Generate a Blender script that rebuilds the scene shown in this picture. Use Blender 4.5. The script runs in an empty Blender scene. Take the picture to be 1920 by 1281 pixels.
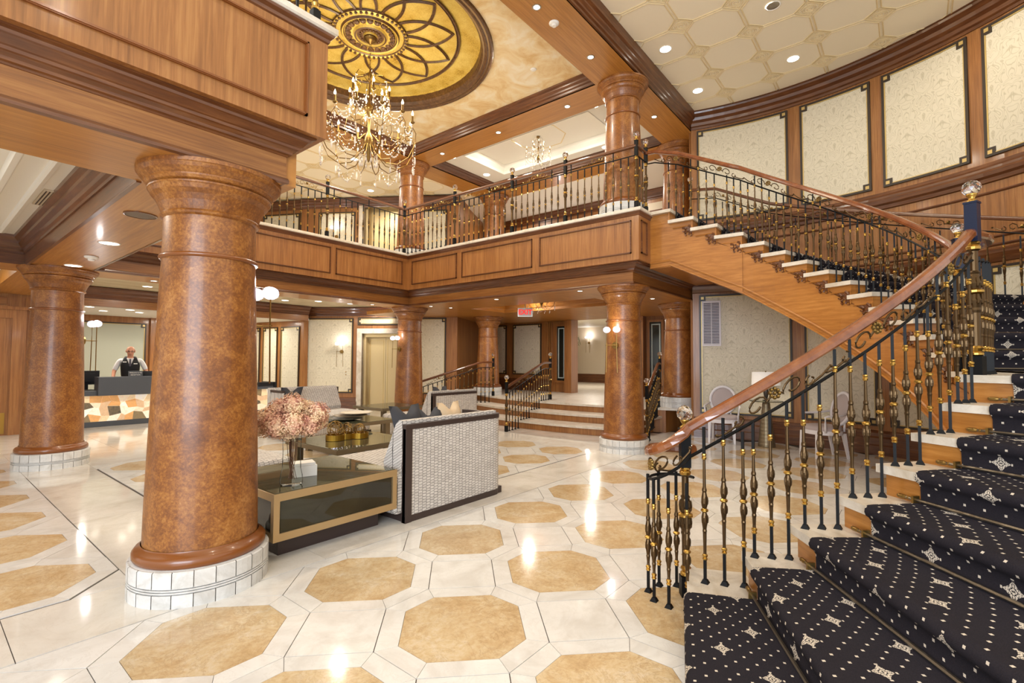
import bpy, math, random
from math import sin, cos, pi, radians, sqrt, atan2
from mathutils import Vector, Matrix
random.seed(7)
SC = bpy.context.scene
COL = SC.collection
# ---------------------------------------------------------------- camera, world, exposure
cam_d = bpy.data.cameras.new('camera'); cam = bpy.data.objects.new('camera', cam_d); COL.objects.link(cam)
cam_d.sensor_width = 36.0; cam_d.lens = 921.6 / 1920 * 36.0; cam_d.clip_start = 0.05; cam_d.clip_end = 200
_yaw, _pit, _rol = radians(38.9236), radians(2.2204), radians(0.3076)
_f = Vector((cos(_pit)*cos(_yaw), cos(_pit)*sin(_yaw), sin(_pit)))
_r0 = Vector((sin(_yaw), -cos(_yaw), 0)); _u0 = _r0.cross(_f)
_r = _r0*cos(_rol) + _u0*sin(_rol); _u = -_r0*sin(_rol) + _u0*cos(_rol)
cam.matrix_world = Matrix(((_r.x, _u.x, -_f.x, 0), (_r.y, _u.y, -_f.y, 0), (_r.z, _u.z, -_f.z, 1.45), (0, 0, 0, 1)))
SC.camera = cam
w = bpy.data.worlds.new('world'); SC.world = w; w.use_nodes = True
w.node_tree.nodes['Background'].inputs[0].default_value = (1.0, 0.95, 0.88, 1)
w.node_tree.nodes['Background'].inputs[1].default_value = 1.35
SC.view_settings.view_transform = 'Standard'; SC.view_settings.look = 'None'
SC.view_settings.gamma = 1; SC.view_settings.use_curve_mapping = False
SC.view_settings.exposure = 0.06
SC.cycles.max_bounces = 7; SC.cycles.diffuse_bounces = 4; SC.cycles.glossy_bounces = 4; SC.cycles.transmission_bounces = 6
SC.cycles.sample_clamp_indirect = 6; SC.cycles.caustics_reflective = False; SC.cycles.caustics_refractive = False
WARM = (1.0, 0.90, 0.74); NEUT = (1.0, 0.94, 0.83); COOL = (0.75, 0.86, 1.0)
def light(kind, name, loc, power, color, size=0.1, rot=None, size_y=None, spot=None):
    d = bpy.data.lights.new(name, kind); d.energy = power; d.color = color
    if kind == 'AREA':
        d.shape = 'RECTANGLE' if size_y else 'DISK'; d.size = size
        if size_y: d.size_y = size_y
    elif kind == 'SPOT':
        d.shadow_soft_size = size; d.spot_size = radians(spot or 110); d.spot_blend = 0.6
    else: d.shadow_soft_size = size
    o = bpy.data.objects.new(name, d); COL.objects.link(o); o.location = loc
    if rot: o.rotation_euler = rot
    return o
# daylight through the glazed entrance front behind and left of the viewpoint
light('AREA', 'daylight', (-4.2, -1.2, 2.3), 540, COOL, 4.5, (radians(90), 0, radians(-72)), 3.4)
# ceiling lamps: hall, galleries, lower bays; plus fill lamps added under the gold ceiling
for x, y in ((7.3, 1.4), (5.0, 0.6), (1.2, -2.8), (4.9, 2.4), (8.0, -0.4), (2.0, 1.4)):
    light('AREA', 'hall_downlight', (x, y, 6.334), 27, WARM, 0.13)
for x, y in ((2.6, 5.0), (6.0, 5.0), (6.0, 7.8), (2.6, 7.8)):
    light('AREA', 'atrium_fill', (x, y, 6.244), 60, WARM, 0.13)
for x, y, z, e in ((9.2, 6.9, 2.94, 24), (9.0, 4.4, 2.654, 24), (9.2, 8.4, 2.654, 26), (11.5, 6.6, 2.654, 30),
                (5.6, 11.2, 2.944, 46), (7.9, 11.2, 2.944, 42), (3.2, 11.4, 2.944, 46), (0.2, 11.0, 2.944, 36), (-0.2, 5.6, 3.012, 42),
                (4.6, 14.6, 2.554, 44), (2.6, 14.6, 2.554, 34), (6.2, 14.4, 2.554, 22), (16, 9.0, 2.944, 60)):
    light('AREA', 'gallery_downlight', (x, y, z), e, NEUT, 0.2)
for x, y, z, e in ((8.75, 6.9, 6.444, 34), (8.75, 5.4, 6.444, 26), (8.75, 7.4, 6.444, 26), (5.6, 11.1, 6.105, 38), (7.0, 11.1, 6.105, 32), (11.6, 6.0, 6.054, 42), (11.5, 9.5, 6.054, 32), (3.0, 11.0, 6.105, 32), (-0.5, 6.5, 6.1, 40)):
    light('AREA', 'gallery_downlight', (x, y, z), e, NEUT, 0.2)
light('POINT', 'chandelier_glow', (4.36, 6.355, 5.25), 110, (1, .82, .58), 0.45)

# ---------------------------------------------------------------- materials
def S(h):
    c = [int(h[i:i+2], 16)/255 for i in (0, 2, 4)]
    return tuple(v/12.92 if v <= .04045 else ((v+.055)/1.055)**2.4 for v in c) + (1,)
class NT:
    def __init__(s, name):
        s.m = bpy.data.materials.new(name); s.m.use_nodes = True; s.t = s.m.node_tree
        s.b = s.t.nodes['Principled BSDF']
    def n(s, typ, **kw):
        nd = s.t.nodes.new(typ)
        for k, v in kw.items():
            if k.startswith('_'): setattr(nd, k[1:], v)
        return nd
    def set(s, sock, v):
        if isinstance(v, bpy.types.NodeSocket): s.t.links.new(v, sock)
        elif isinstance(v, bpy.types.Node): s.t.links.new(v.outputs[0], sock)
        else: sock.default_value = v
    def math(s, op, a, b=0.0, c=0.0):
        nd = s.n('ShaderNodeMath', _operation=op); s.set(nd.inputs[0], a); s.set(nd.inputs[1], b); s.set(nd.inputs[2], c); return nd.outputs[0]
    def pos(s): return s.n('ShaderNodeNewGeometry').outputs['Position']
    def uv(s): return s.n('ShaderNodeUVMap').outputs[0]
    def sep(s, v): nd = s.n('ShaderNodeSeparateXYZ'); s.set(nd.inputs[0], v); return nd.outputs
    def comb(s, x=0.0, y=0.0, z=0.0):
        nd = s.n('ShaderNodeCombineXYZ'); s.set(nd.inputs[0], x); s.set(nd.inputs[1], y); s.set(nd.inputs[2], z); return nd.outputs[0]
    def mul(s, v, sc):
        nd = s.n('ShaderNodeVectorMath', _operation='MULTIPLY'); s.set(nd.inputs[0], v); nd.inputs[1].default_value = sc; return nd.outputs[0]
    def noise(s, v, scale, detail=3, rough=.55, dist=0.0):
        nd = s.n('ShaderNodeTexNoise'); s.set(nd.inputs['Vector'], v); nd.inputs['Scale'].default_value = scale
        nd.inputs['Detail'].default_value = detail; nd.inputs['Roughness'].default_value = rough; nd.inputs['Distortion'].default_value = dist
        return nd.outputs['Fac']
    def ramp(s, f, stops):
        nd = s.n('ShaderNodeValToRGB'); s.set(nd.inputs[0], f); e = nd.color_ramp.elements
        while len(e) < len(stops): e.new(.5)
        for el, (p, c) in zip(e, stops): el.position = p; el.color = c
        return nd.outputs[0]
    def mix(s, f, a, b):
        nd = s.n('ShaderNodeMix', _data_type='RGBA'); s.set(nd.inputs[0], f); s.set(nd.inputs[6], a); s.set(nd.inputs[7], b); return nd.outputs[2]
    def rnd(s): return s.n('ShaderNodeObjectInfo').outputs['Random']
    def bump(s, h, st=.3, d=.01):
        nd = s.n('ShaderNodeBump'); s.set(nd.inputs['Height'], h); nd.inputs['Strength'].default_value = st; nd.inputs['Distance'].default_value = d
        s.t.links.new(nd.outputs[0], s.b.inputs['Normal'])
    def fin(s, col, rough=.5, metal=0, coat=0, spec=.5):
        s.set(s.b.inputs['Base Color'], col); s.set(s.b.inputs['Roughness'], rough); s.b.inputs['Metallic'].default_value = metal
        s.b.inputs['Coat Weight'].default_value = coat; s.b.inputs['Coat Roughness'].default_value = .12; s.b.inputs['Specular IOR Level'].default_value = spec
        return s.m
def plain(name, h, rough=.5, metal=0, coat=0, emit=0, ec=None):
    t = NT(name); c = S(h) if isinstance(h, str) else h
    if emit:
        t.b.inputs['Emission Color'].default_value = S(ec or h); t.b.inputs['Emission Strength'].default_value = emit
    return t.fin(c, rough, metal, coat)
def wood(name, dark, mid, light_, sc, coat=.18, rough=.38):
    t = NT(name); p = t.mul(t.pos(), sc)
    a = t.noise(p, 1.0, 5, .65, .4); b = t.noise(t.mul(t.pos(), tuple(v*.12 for v in sc)), 1.0, 2, .5)
    f = t.math('ADD', t.math('MULTIPLY', a, .72), t.math('MULTIPLY', b, .28))
    c = t.ramp(f, [(.3, S(dark)), (.5, S(mid)), (.68, S(light_))])
    return t.fin(c, rough, 0, coat)
W_V = wood('mahogany_upright_grain', '72461f', '935f30', 'ab7842', (46, 46, 1.6))
W_H = wood('mahogany_long_grain', '693d19', '875424', '9f6c36', (2.2, 2.2, 60))
W_X = wood('mahogany_soffit_grain', '93602a', 'b17732', 'c48b46', (1.4, 40, 4))
W_Y = wood('mahogany_soffit_grain_across', '93602a', 'b17732', 'c48b46', (40, 1.4, 4))
W_D = wood('dark_mahogany_moulding', '44230f', '5f3519', '7a4b27', (3, 3, 40), .4, .32)
W_O = wood('amber_stair_wood', '8a541f', 'a66b2b', 'ba7f3c', (3, 3, 34))
RAILW = wood('polished_handrail_wood', '5a2a10', '783f1c', '8f5429', (9, 9, 9), .9, .22)
def burl():
    t = NT('burl_veneer'); p = t.pos()
    a = t.noise(p, 5.5, 6, .7, .6); b = t.noise(p, 60, 4, .75)
    f = t.math('ADD', t.math('MULTIPLY', a, .5), t.math('MULTIPLY', b, .5))
    c = t.ramp(f, [(.34, S('5c3112')), (.47, S('7b481c')), (.56, S('976028')), (.68, S('b18048'))])
    return t.fin(c, .4, 0, .16)
BURL = burl(); BURLM = plain('burl_moulding', '7c4519', .32, 0, .4)
def marble(name, base, vein, lo, rough, sc=3.0, var=.12):
    t = NT(name); p = t.n('ShaderNodeTexCoord').outputs['Object']
    wv = t.n('ShaderNodeVectorMath', _operation='ADD'); t.set(wv.inputs[0], t.pos()); t.set(wv.inputs[1], t.comb(t.math('MULTIPLY', t.rnd(), 37.0), t.math('MULTIPLY', t.rnd(), 91.0), 0))
    v = wv.outputs[0]
    a = t.noise(v, sc, 6, .62, 1.2); c = t.ramp(a, [(.32, S(lo)), (.5, S(base)), (.72, S(vein))])
    b = t.noise(v, sc*1.7, 8, .7, 2.4); ln = t.ramp(t.math('ABSOLUTE', t.math('SUBTRACT', b, .5)), [(0, (1, 1, 1, 1)), (.022, (0, 0, 0, 1))])
    c = t.mix(t.math('MULTIPLY', ln, .45), c, S(lo))
    h = t.n('ShaderNodeHueSaturation'); t.set(h.inputs['Color'], c); t.set(h.inputs['Value'], t.math('MULTIPLY_ADD', t.rnd(), var, 1-var/2))
    return t.fin(h.outputs[0], rough)
M_WHITE = marble('cream_marble', 'dad7d2', 'e3e1dd', 'ccc7c0', .09, 2.6, .07)
M_GOLD = marble('golden_limestone', 'cdb28c', 'd9c5a6', 'b8966a', .12, 6.5, .12)
M_STEP = marble('pale_step_marble', 'd2c8b9', 'ded6c9', 'bfb19c', .3, 4, .05)
M_BAND = marble('ivory_band_marble', 'd6d0c7', 'dfdad2', 'c9c1b5', .08, 1.8, .06)
M_PLINTH = marble('plinth_stone', 'cfcecb', 'dad9d6', 'bcb9b3', .35, 5, .1)
GROUT = plain('grout', '4b4038', .8)
def damask():
    t = NT('damask_wallpaper'); u, v, _ = t.sep(t.uv())
    um = t.math('ABSOLUTE', t.math('SUBTRACT', t.math('FRACT', t.math('DIVIDE', u, .44)), .5))
    row = t.math('FLOOR', t.math('DIVIDE', v, .62)); vm = t.math('FRACT', t.math('DIVIDE', v, .62))
    vec = t.comb(t.math('MULTIPLY', um, 2.6), t.math('MULTIPLY', vm, 2.2), 0.0)
    n1 = t.noise(vec, 1.5, .4, .4, .9)
    c = t.math('FRACT', t.math('MULTIPLY', n1, 9.0))
    ln = t.ramp(t.math('ABSOLUTE', t.math('SUBTRACT', c, .5)), [(.0, (1, 1, 1, 1)), (.17, (0, 0, 0, 1))])
    col = t.mix(t.math('MULTIPLY', ln, .5), S('d8ceb6'), S('9a8e6e'))
    t.bump(ln, .25, .004)
    return t.fin(col, .55)
DAMASK = damask()
INLAY = plain('dark_inlay', '33281f', .4); GILT = plain('gilt_line', 'c9ad6b', .35, .3)
def goldleaf():
    t = NT('gold_leaf_plaster'); p = t.pos()
    a = t.noise(p, 3.0, 5, .6); b = t.noise(p, 55, 3, .8)
    c = t.ramp(t.math('ADD', t.math('MULTIPLY', a, .6), t.math('MULTIPLY', b, .4)), [(.33, S('7a5a1a')), (.42, S('cfa941')), (.6, S('ead073'))])
    return t.fin(c, .38, .35)
GOLDLEAF = goldleaf()
def cloud():
    t = NT('mottled_gold_glaze_plaster'); a = t.noise(t.pos(), 2.6, 5, .6, .8)
    return t.fin(t.ramp(a, [(.34, S('e2bd80')), (.5, S('f0d9a8')), (.64, S('f8ecd0'))]), .5)
CLOUD = cloud()
RIMBROWN = wood('bronze_glazed_moulding', '3d2611', '5a3a1c', '7a5730', (20, 20, 20), .2, .4)
PLASTER = plain('cream_plaster', 'fdf0d4', .6); PLASTER2 = plain('cream_plaster_bead', 'e6d0a0', .6); PLASW = plain('white_ceiling_paint', 'eee9dd', .6)
def travert():
    t = NT('beige_ceiling_plaster'); a = t.noise(t.mul(t.pos(), (1.5, 6, 1)), 1.2, 4, .6)
    return t.fin(t.ramp(a, [(.35, S('c9b892')), (.65, S('e2d6b8'))]), .5)
TRAV = travert()
IRON = plain('black_iron', '0d0d0e', .5, 0); BRONZE = plain('antique_bronze', '554129', .34, .85); BRASS = plain('polished_brass', 'b8924a', .3, 1.0); BRASSD = plain('dull_brass', '8f7340', .35, .9)
def glass(name, col, rough=0.02, ior=1.45):
    t = NT(name); t.b.inputs['Transmission Weight'].default_value = 1; t.b.inputs['IOR'].default_value = ior
    return t.fin(S(col), rough)
CRYSTAL = glass('cut_crystal', 'f4f2f2', .03, 1.5); CLEAR = None; TINT = glass('smoked_glass', '7d7c60', .02, 1.3)
BULB = plain('lit_bulb', 'fff3da', .3, 0, 0, 10, 'ffe2b0'); GLOBE = plain('lit_crystal_shade', 'ffffff', .1, 0, 0, 2.2, 'f4eeff')
LENS = plain('lit_downlight_lens', 'ffffff', .3, 0, 0, 9, 'fff4e2'); LENSOFF = plain('unlit_grille', '6f5f50', .6)
SHADE = plain('linen_lamp_shade', 'f1ece2', .7, 0, 0, .25, 'fff6ea'); WHITEP = plain('white_plastic', 'eeeae2', .4)
CHAMP = plain('champagne_metal', 'bda277', .36, .7); DKWOOD = plain('espresso_wood', '3a2d29', .4); DKFAB = plain('charcoal_fabric', '35353a', .8); BEIGEFAB = plain('beige_fabric', 'c4ad8e', .8)
def weave():
    t = NT('woven_upholstery'); x, y, z = t.sep(t.pos())
    vec = t.comb(t.math('ADD', z, t.math('MULTIPLY', y, .55)), t.math('ADD', x, t.math('MULTIPLY', y, .35)), 0.0)
    nz = t.noise(t.pos(), 22, 2); vv = t.n('ShaderNodeVectorMath', _operation='ADD'); t.set(vv.inputs[0], vec); t.set(vv.inputs[1], t.comb(t.math('MULTIPLY', nz, .018), t.math('MULTIPLY', nz, .012), 0.0))
    b = t.n('ShaderNodeTexBrick'); t.set(b.inputs['Vector'], vv.outputs[0]); b.inputs['Scale'].default_value = 1
    b.inputs['Color1'].default_value = S('cfc9c2'); b.inputs['Color2'].default_value = S('bdb6af'); b.inputs['Mortar'].default_value = S('55514f')
    b.inputs['Mortar Size'].default_value = .0022; b.inputs['Mortar Smooth'].default_value = .3; b.inputs['Brick Width'].default_value = .026; b.inputs['Row Height'].default_value = .047
    return t.fin(b.outputs['Color'], .85)
WEAVE = weave()
def carpet():
    t = NT('navy_patterned_carpet'); u, v, _ = t.sep(t.uv())
    def cell(s, ou=0.0):
        a = t.math('SUBTRACT', t.math('FRACT', t.math('DIVIDE', t.math('ADD', u, v), s)), .5)
        b = t.math('SUBTRACT', t.math('FRACT', t.math('DIVIDE', t.math('SUBTRACT', u, v), s)), .5)
        return a, b
    a, b = cell(.088); sq = t.math('MAXIMUM', t.math('ABSOLUTE', t.math('ADD', a, b)), t.math('ABSOLUTE', t.math('SUBTRACT', a, b)))
    dot = t.math('LESS_THAN', sq, .13)
    A, B = cell(.352); aA = t.math('ABSOLUTE', A); aB = t.math('ABSOLUTE', B)
    rr = t.math('SQRT', t.math('ADD', t.math('MULTIPLY', A, A), t.math('MULTIPLY', B, B)))
    aP = t.math('ABSOLUTE', t.math('ADD', A, B)); aQ = t.math('ABSOLUTE', t.math('SUBTRACT', A, B)); star = t.math('LESS_THAN', t.math('ADD', t.math('MULTIPLY', t.math('MINIMUM', aP, aQ), 1.15), t.math('MULTIPLY', t.math('MAXIMUM', aP, aQ), .8)), .19)
    brk = t.math('GREATER_THAN', t.noise(t.comb(t.math('MULTIPLY', aP, 26.0), t.math('MULTIPLY', aQ, 26.0), 0.0), 1.0, 1), .46)
    fl = t.math('MULTIPLY', star, brk); nodot = t.math('GREATER_THAN', rr, .17)
    pat = t.math('MAXIMUM', fl, t.math('MULTIPLY', dot, nodot))
    pile = t.noise(t.pos(), 260, 2)
    base = t.mix(pile, S('1b191c'), S('302c32'))
    c = t.mix(pat, base, S('cbbfae')); t.bump(pile, .4, .004)
    return t.fin(c, .95, 0, 0, .1)
CARPET = carpet()
def onyx():
    t = NT('backlit_agate_slabs'); vo = t.n('ShaderNodeTexVoronoi'); t.set(vo.inputs['Vector'], t.pos()); vo.inputs['Scale'].default_value = 5.5
    c = t.ramp(t.sep(vo.outputs['Color'])[0], [(0, S('6d6250')), (.12, S('caa27a')), (.3, S('f0e0c4')), (.62, S('fff6e6')), (.8, S('d99a56')), (.92, S('f7ead2'))])
    n2 = t.noise(t.pos(), 14, 4, .6, 1); c = t.mix(t.math('MULTIPLY', n2, .45), c, S('b79a78'))
    t.set(t.b.inputs['Emission Color'], c); t.b.inputs['Emission Strength'].default_value = .85
    return t.fin(c, .2)
ONYX = onyx()
SLATE = plain('dark_slate_laminate', '474a50', .45); BLACK = plain('black_plastic', '15161a', .35); GREYW = plain('sage_grey_wall', 'a9aa98', .6); CREAMW = plain('warm_cream_wall', 'cfc0a8', .6)
CHAIRW = plain('white_painted_wood', 'e4e0e2', .4); CHAIRF = plain('taupe_seat_fabric', 'b3a6a4', .8); VENTW = plain('vent_white', 'd6d0d4', .5)
ELEV = plain('champagne_elevator_steel', 'c9b386', .3, .5); ELEVF = M_STEP
SKIN = plain('skin', 'c98f72', .5); SHIRT = plain('white_shirt', 'd9d7d6', .8); VEST = plain('black_vest', '17171b', .7); TROUS = plain('dark_trousers', '1d1d22', .8)
RED = plain('lit_exit_letters', 'd01a14', .4, 0, 0, 1.1, 'ff1a10'); GREEN = plain('fern_green', '33592a', .6); SILVER = plain('brushed_silver', 'a9a49a', .3, .9)
def petals():
    t = NT('dried_hydrangea_petals'); f = t.noise(t.pos(), 9, 2); r = t.noise(t.pos(), 90, 1)
    c = t.ramp(t.math('ADD', t.math('MULTIPLY', f, .75), t.math('MULTIPLY', r, .3)), [(.34, S('a5635c')), (.45, S('cf9a82')), (.56, S('e3bf9c')), (.68, S('efdab2'))])
    return t.fin(c, .8)
PETAL = petals(); STEM = plain('dry_stem', '5b3a24', .8); WBOX = plain('white_marble_box', 'd9d4cc', .4); NAVY = plain('navy_enamel', '17233c', .3, .2)
FROST = plain('etched_border_glass', 'b9c6c2', .3); DARKGL = plain('dark_door_glass', '1c231e', .08)

# ---------------------------------------------------------------- mesh helpers
class MB:
    def __init__(s): s.v = []; s.f = []; s.m = []; s.uv = None
    def add(s, vs, fs, mi=0):
        o = len(s.v); s.v += [tuple(p) for p in vs]; s.f += [tuple(i+o for i in f) for f in fs]; s.m += [mi]*len(fs); return s
    def box(s, x0, x1, y0, y1, z0, z1, mi=0):
        return s.add([(x0,y0,z0),(x1,y0,z0),(x1,y1,z0),(x0,y1,z0),(x0,y0,z1),(x1,y0,z1),(x1,y1,z1),(x0,y1,z1)],
                     [(0,3,2,1),(4,5,6,7),(0,1,5,4),(1,2,6,5),(2,3,7,6),(3,0,4,7)], mi)
    def obox(s, c, ax, ay, az, mi=0):
        c = Vector(c); ax = Vector(ax); ay = Vector(ay); az = Vector(az)
        vs = [c+ax*i+ay*j+az*k for k in (-1,1) for i, j in ((-1,-1),(1,-1),(1,1),(-1,1))]
        return s.add(vs, [(0,3,2,1),(4,5,6,7),(0,1,5,4),(1,2,6,5),(2,3,7,6),(3,0,4,7)], mi)
    def prism(s, poly, z0, z1, mi=0, bev=0):
        n = len(poly); vs = [(x,y,z0) for x,y in poly] + [(x,y,z1) for x,y in poly]
        return s.add(vs, [tuple(range(n))[::-1], tuple(range(n,2*n))] + [(i,(i+1)%n,(i+1)%n+n,i+n) for i in range(n)], mi)
    def lathe(s, prof, c=(0,0,0), seg=16, a0=0, a1=2*pi, mats=None, sq=None):
        full = abs(a1-a0-2*pi) < 1e-6; n = seg if full else seg+1; vs = []
        for r, z in prof:
            for i in range(n):
                a = a0+(a1-a0)*i/seg; vs.append((c[0]+r*cos(a), c[1]+r*sin(a), c[2]+z))
        o = len(s.v); s.v += vs
        for j in range(len(prof)-1):
            for i in range(seg):
                k = (i+1) % n; s.f.append((o+j*n+i, o+j*n+k, o+(j+1)*n+k, o+(j+1)*n+i)); s.m.append(mats[j] if mats else 0)
        return s
    def tube(s, path, r, seg=6, mi=0, closed=False, flat=1.0, cap=True):
        P = [Vector(p) for p in path]; n = len(P); o = len(s.v); up = Vector((0,0,1))
        for i, p in enumerate(P):
            a = P[i-1] if (i or closed) else P[0]; b = P[(i+1) % n] if (i < n-1 or closed) else P[-1]
            t = (b-a).normalized() if (b-a).length > 1e-9 else up
            x = t.cross(up)
            x = Vector((1,0,0)) if x.length < 1e-3 else x.normalized()
            y = x.cross(t).normalized(); rr = r[i] if isinstance(r, (list, tuple)) else r
            for k in range(seg):
                q = 2*pi*k/seg; v = p + x*cos(q)*rr + y*sin(q)*rr*flat; s.v.append(tuple(v))
        for i in range(n if closed else n-1):
            for k in range(seg):
                k2 = (k+1) % seg; i2 = (i+1) % n; s.f.append((o+i*seg+k, o+i*seg+k2, o+i2*seg+k2, o+i2*seg+k)); s.m.append(mi)
        if cap and not closed:
            s.f.append(tuple(o+k for k in range(seg))[::-1]); s.m.append(mi); s.f.append(tuple(o+(n-1)*seg+k for k in range(seg))); s.m.append(mi)
        return s
    def sweep(s, path, prof, mi=0, side=-1, mats=None, closed=False):
        n = len(path); o = len(s.v); m = len(prof)
        for i in range(n):
            p = Vector(path[i]); ds = []
            if i or closed: ds.append((p-Vector(path[i-1])).normalized())
            if i < n-1 or closed: ds.append((Vector(path[(i+1) % n])-p).normalized())
            ns = [Vector((-d.y, d.x))*side*-1*-1 for d in ds]
            nn = ns[0] if len(ns) == 1 else (ns[0]+ns[1])
            if len(ns) == 2: nn = nn/ max(.2, (1+ns[0].dot(ns[1])))
            for of, z in prof: s.v.append((p.x+nn.x*of, p.y+nn.y*of, z))
        for i in range(n if closed else n-1):
            i2 = (i+1) % n
            for j in range(m-1): s.f.append((o+i*m+j, o+i*m+j+1, o+i2*m+j+1, o+i2*m+j)); s.m.append(mats[j] if mats else mi)
        return s
    def ball(s, c, r, seg=8, rings=5, mi=0, sx=1, sy=1, sz=1):
        pr = [(max(1e-4, sin(pi*i/rings))*r, -cos(pi*i/rings)*r*sz) for i in range(rings+1)]
        o = len(s.v); s.lathe(pr, c, seg, mats=[mi]*rings)
        if sx != 1 or sy != 1:
            for i in range(o, len(s.v)):
                x, y, z = s.v[i]; s.v[i] = (c[0]+(x-c[0])*sx, c[1]+(y-c[1])*sy, z)
        return s
ORG = {}
def mesh_of(name, mb, mats, off=(0,0,0), smooth=False):
    me = bpy.data.meshes.new(name); ox, oy, oz = off
    me.from_pydata([(x-ox, y-oy, z-oz) for x, y, z in mb.v], [], mb.f)
    for m in (mats if isinstance(mats, (list, tuple)) else [mats]): me.materials.append(m)
    me.polygons.foreach_set('material_index', mb.m)
    if mb.uv:
        l = me.uv_layers.new(name='UVMap'); l.data.foreach_set('uv', [c for p in mb.uv for c in p])
    if smooth: me.polygons.foreach_set('use_smooth', [True]*len(me.polygons))
    me.update(); return me
def props(o, label=None, cat=None, group=None, kind=None):
    if label: o['label'] = label
    if cat: o['category'] = cat
    if group: o['group'] = group
    if kind: o['kind'] = kind
    return o
def link(o, parent=None, loc=(0,0,0)):
    COL.objects.link(o); loc = Vector(loc)
    if parent:
        o.parent = parent; o.location = loc - ORG[parent.name]
    else: o.location = loc
    ORG[o.name] = loc; return o
def empty(name, loc, label, cat, group=None, kind=None):
    o = bpy.data.objects.new(name, None); link(o, None, loc); return props(o, label, cat, group, kind)
def ob(name, mb, mats, parent=None, loc=None, smooth=False, **kw):
    """vertices in world space; origin at loc (default the parent's)"""
    l = Vector(loc) if loc is not None else (ORG[parent.name] if parent else Vector((0,0,0)))
    o = bpy.data.objects.new(name, mesh_of(name, mb, mats, l, smooth)); link(o, parent, l); return props(o, **kw)
def inst(name, me, loc, rz=0, parent=None, **kw):
    o = bpy.data.objects.new(name, me); link(o, parent, loc); o.rotation_euler = (0,0,rz); return props(o, **kw)
def dup(root, loc, rz=None, **kw):
    def cp(o, par):
        c = o.copy(); COL.objects.link(c); c.parent = par; ORG[c.name] = Vector(loc)
        for ch in o.children: cp(ch, c)
        return c
    c = cp(root, None); c.location = loc
    if rz is not None: c.rotation_euler = (0,0,rz)
    for k in list(c.keys()):
        if k in ('label','group'): del c[k]
    kw.setdefault('cat', None); return props(c, **kw)
def arc(c, r, a0, a1, n): return [(c[0]+r*cos(radians(a0+(a1-a0)*i/n)), c[1]+r*sin(radians(a0+(a1-a0)*i/n))) for i in range(n+1)]

def thin(name, tint, refl, painted_refl=0):
    t = NT(name); o = t.t.nodes['Material Output']; tr = t.n('ShaderNodeBsdfTransparent'); gl = t.n('ShaderNodeBsdfGlossy'); mx = t.n('ShaderNodeMixShader'); lw = t.n('ShaderNodeLayerWeight')
    tr.inputs[0].default_value = S(tint); gl.inputs['Roughness'].default_value = .02; lw.inputs[0].default_value = refl
    t.t.links.new(lw.outputs['Fresnel'], mx.inputs[0]); t.t.links.new(tr.outputs[0], mx.inputs[1]); t.t.links.new(gl.outputs[0], mx.inputs[2]); t.t.links.new(mx.outputs[0], o.inputs[0])
    if painted_refl:
        df = t.n('ShaderNodeBsdfDiffuse'); df.inputs[0].default_value = S('8f8f72'); m2 = t.n('ShaderNodeMixShader'); m2.inputs[0].default_value = painted_refl; t.t.links.new(tr.outputs[0], m2.inputs[1]); t.t.links.new(df.outputs[0], m2.inputs[2]); t.t.links.new(m2.outputs[0], mx.inputs[1])  # olive diffuse mixed in for a lighter tint and a painted wall reflection
    return t.m
CLEAR = thin('clear_thin_glass', 'fdfffe', .06); TINT = thin('smoked_thin_glass', 'aeac90', .45, .22)

RAILD = plain('dark_gallery_handrail', '5e3419', .3, 0, .5)
CHBR = plain('aged_chandelier_brass', '86693a', .3, .95)
CONE = plain('ribbed_bronze', '8d7f66', .4, .8)

def limestone():
    t = NT('golden_limestone_flecked'); o = t.n('ShaderNodeVectorMath', _operation='ADD'); t.set(o.inputs[0], t.pos()); t.set(o.inputs[1], t.comb(t.math('MULTIPLY', t.rnd(), 37.0), t.math('MULTIPLY', t.rnd(), 91.0), 0)); v = o.outputs[0]
    a = t.noise(v, 3.2, 9, .72, .5); b = t.noise(v, 30, 4, .7, .6)
    c = t.ramp(t.math('ADD', t.math('MULTIPLY', a, .7), t.math('MULTIPLY', b, .3)), [(.30, S('a98e68')), (.43, S('c0a47b')), (.53, S('cbb591')), (.66, S('d5c7b0'))])
    ln = t.ramp(t.math('ABSOLUTE', t.math('SUBTRACT', t.noise(v, 6, 9, .75, 1.2), .5)), [(0, (1, 1, 1, 1)), (.02, (0, 0, 0, 1))])
    c = t.mix(t.math('MULTIPLY', ln, t.math('MULTIPLY', t.noise(v, 2.5, 2), .8)), c, S('8f6f4a'))
    h = t.n('ShaderNodeHueSaturation'); t.set(h.inputs['Color'], c); t.set(h.inputs['Value'], t.math('MULTIPLY_ADD', t.rnd(), .14, .92))
    return t.fin(h.outputs[0], .12)
M_GOLD = limestone()
def agate():
    t = NT('backlit_agate'); r = t.rnd(); c = t.ramp(r, [(0, S('4f4a40')), (.07, S('77694f')), (.13, S('d9a064')), (.26, S('e9cfa6')), (.45, S('f6ecd8')), (.66, S('fbf4e6')), (.8, S('d3b08c')), (.9, S('f0dcc0'))])
    c.node.color_ramp.interpolation = 'CONSTANT'
    n = t.noise(t.pos(), 16, 5, .65, 1.2); c2 = t.mix(t.math('MULTIPLY', t.math('SUBTRACT', n, .3), .9), c, S('a4845e'))
    t.set(t.b.inputs['Emission Color'], c2); t.b.inputs['Emission Strength'].default_value = .42
    return t.fin(c2, .2)
AGATE = agate()

TINTS = thin('smoked_side_glass', '8b8a74', .4, .05)

IRON.node_tree.nodes['Principled BSDF'].inputs['Specular IOR Level'].default_value = .2
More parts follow.
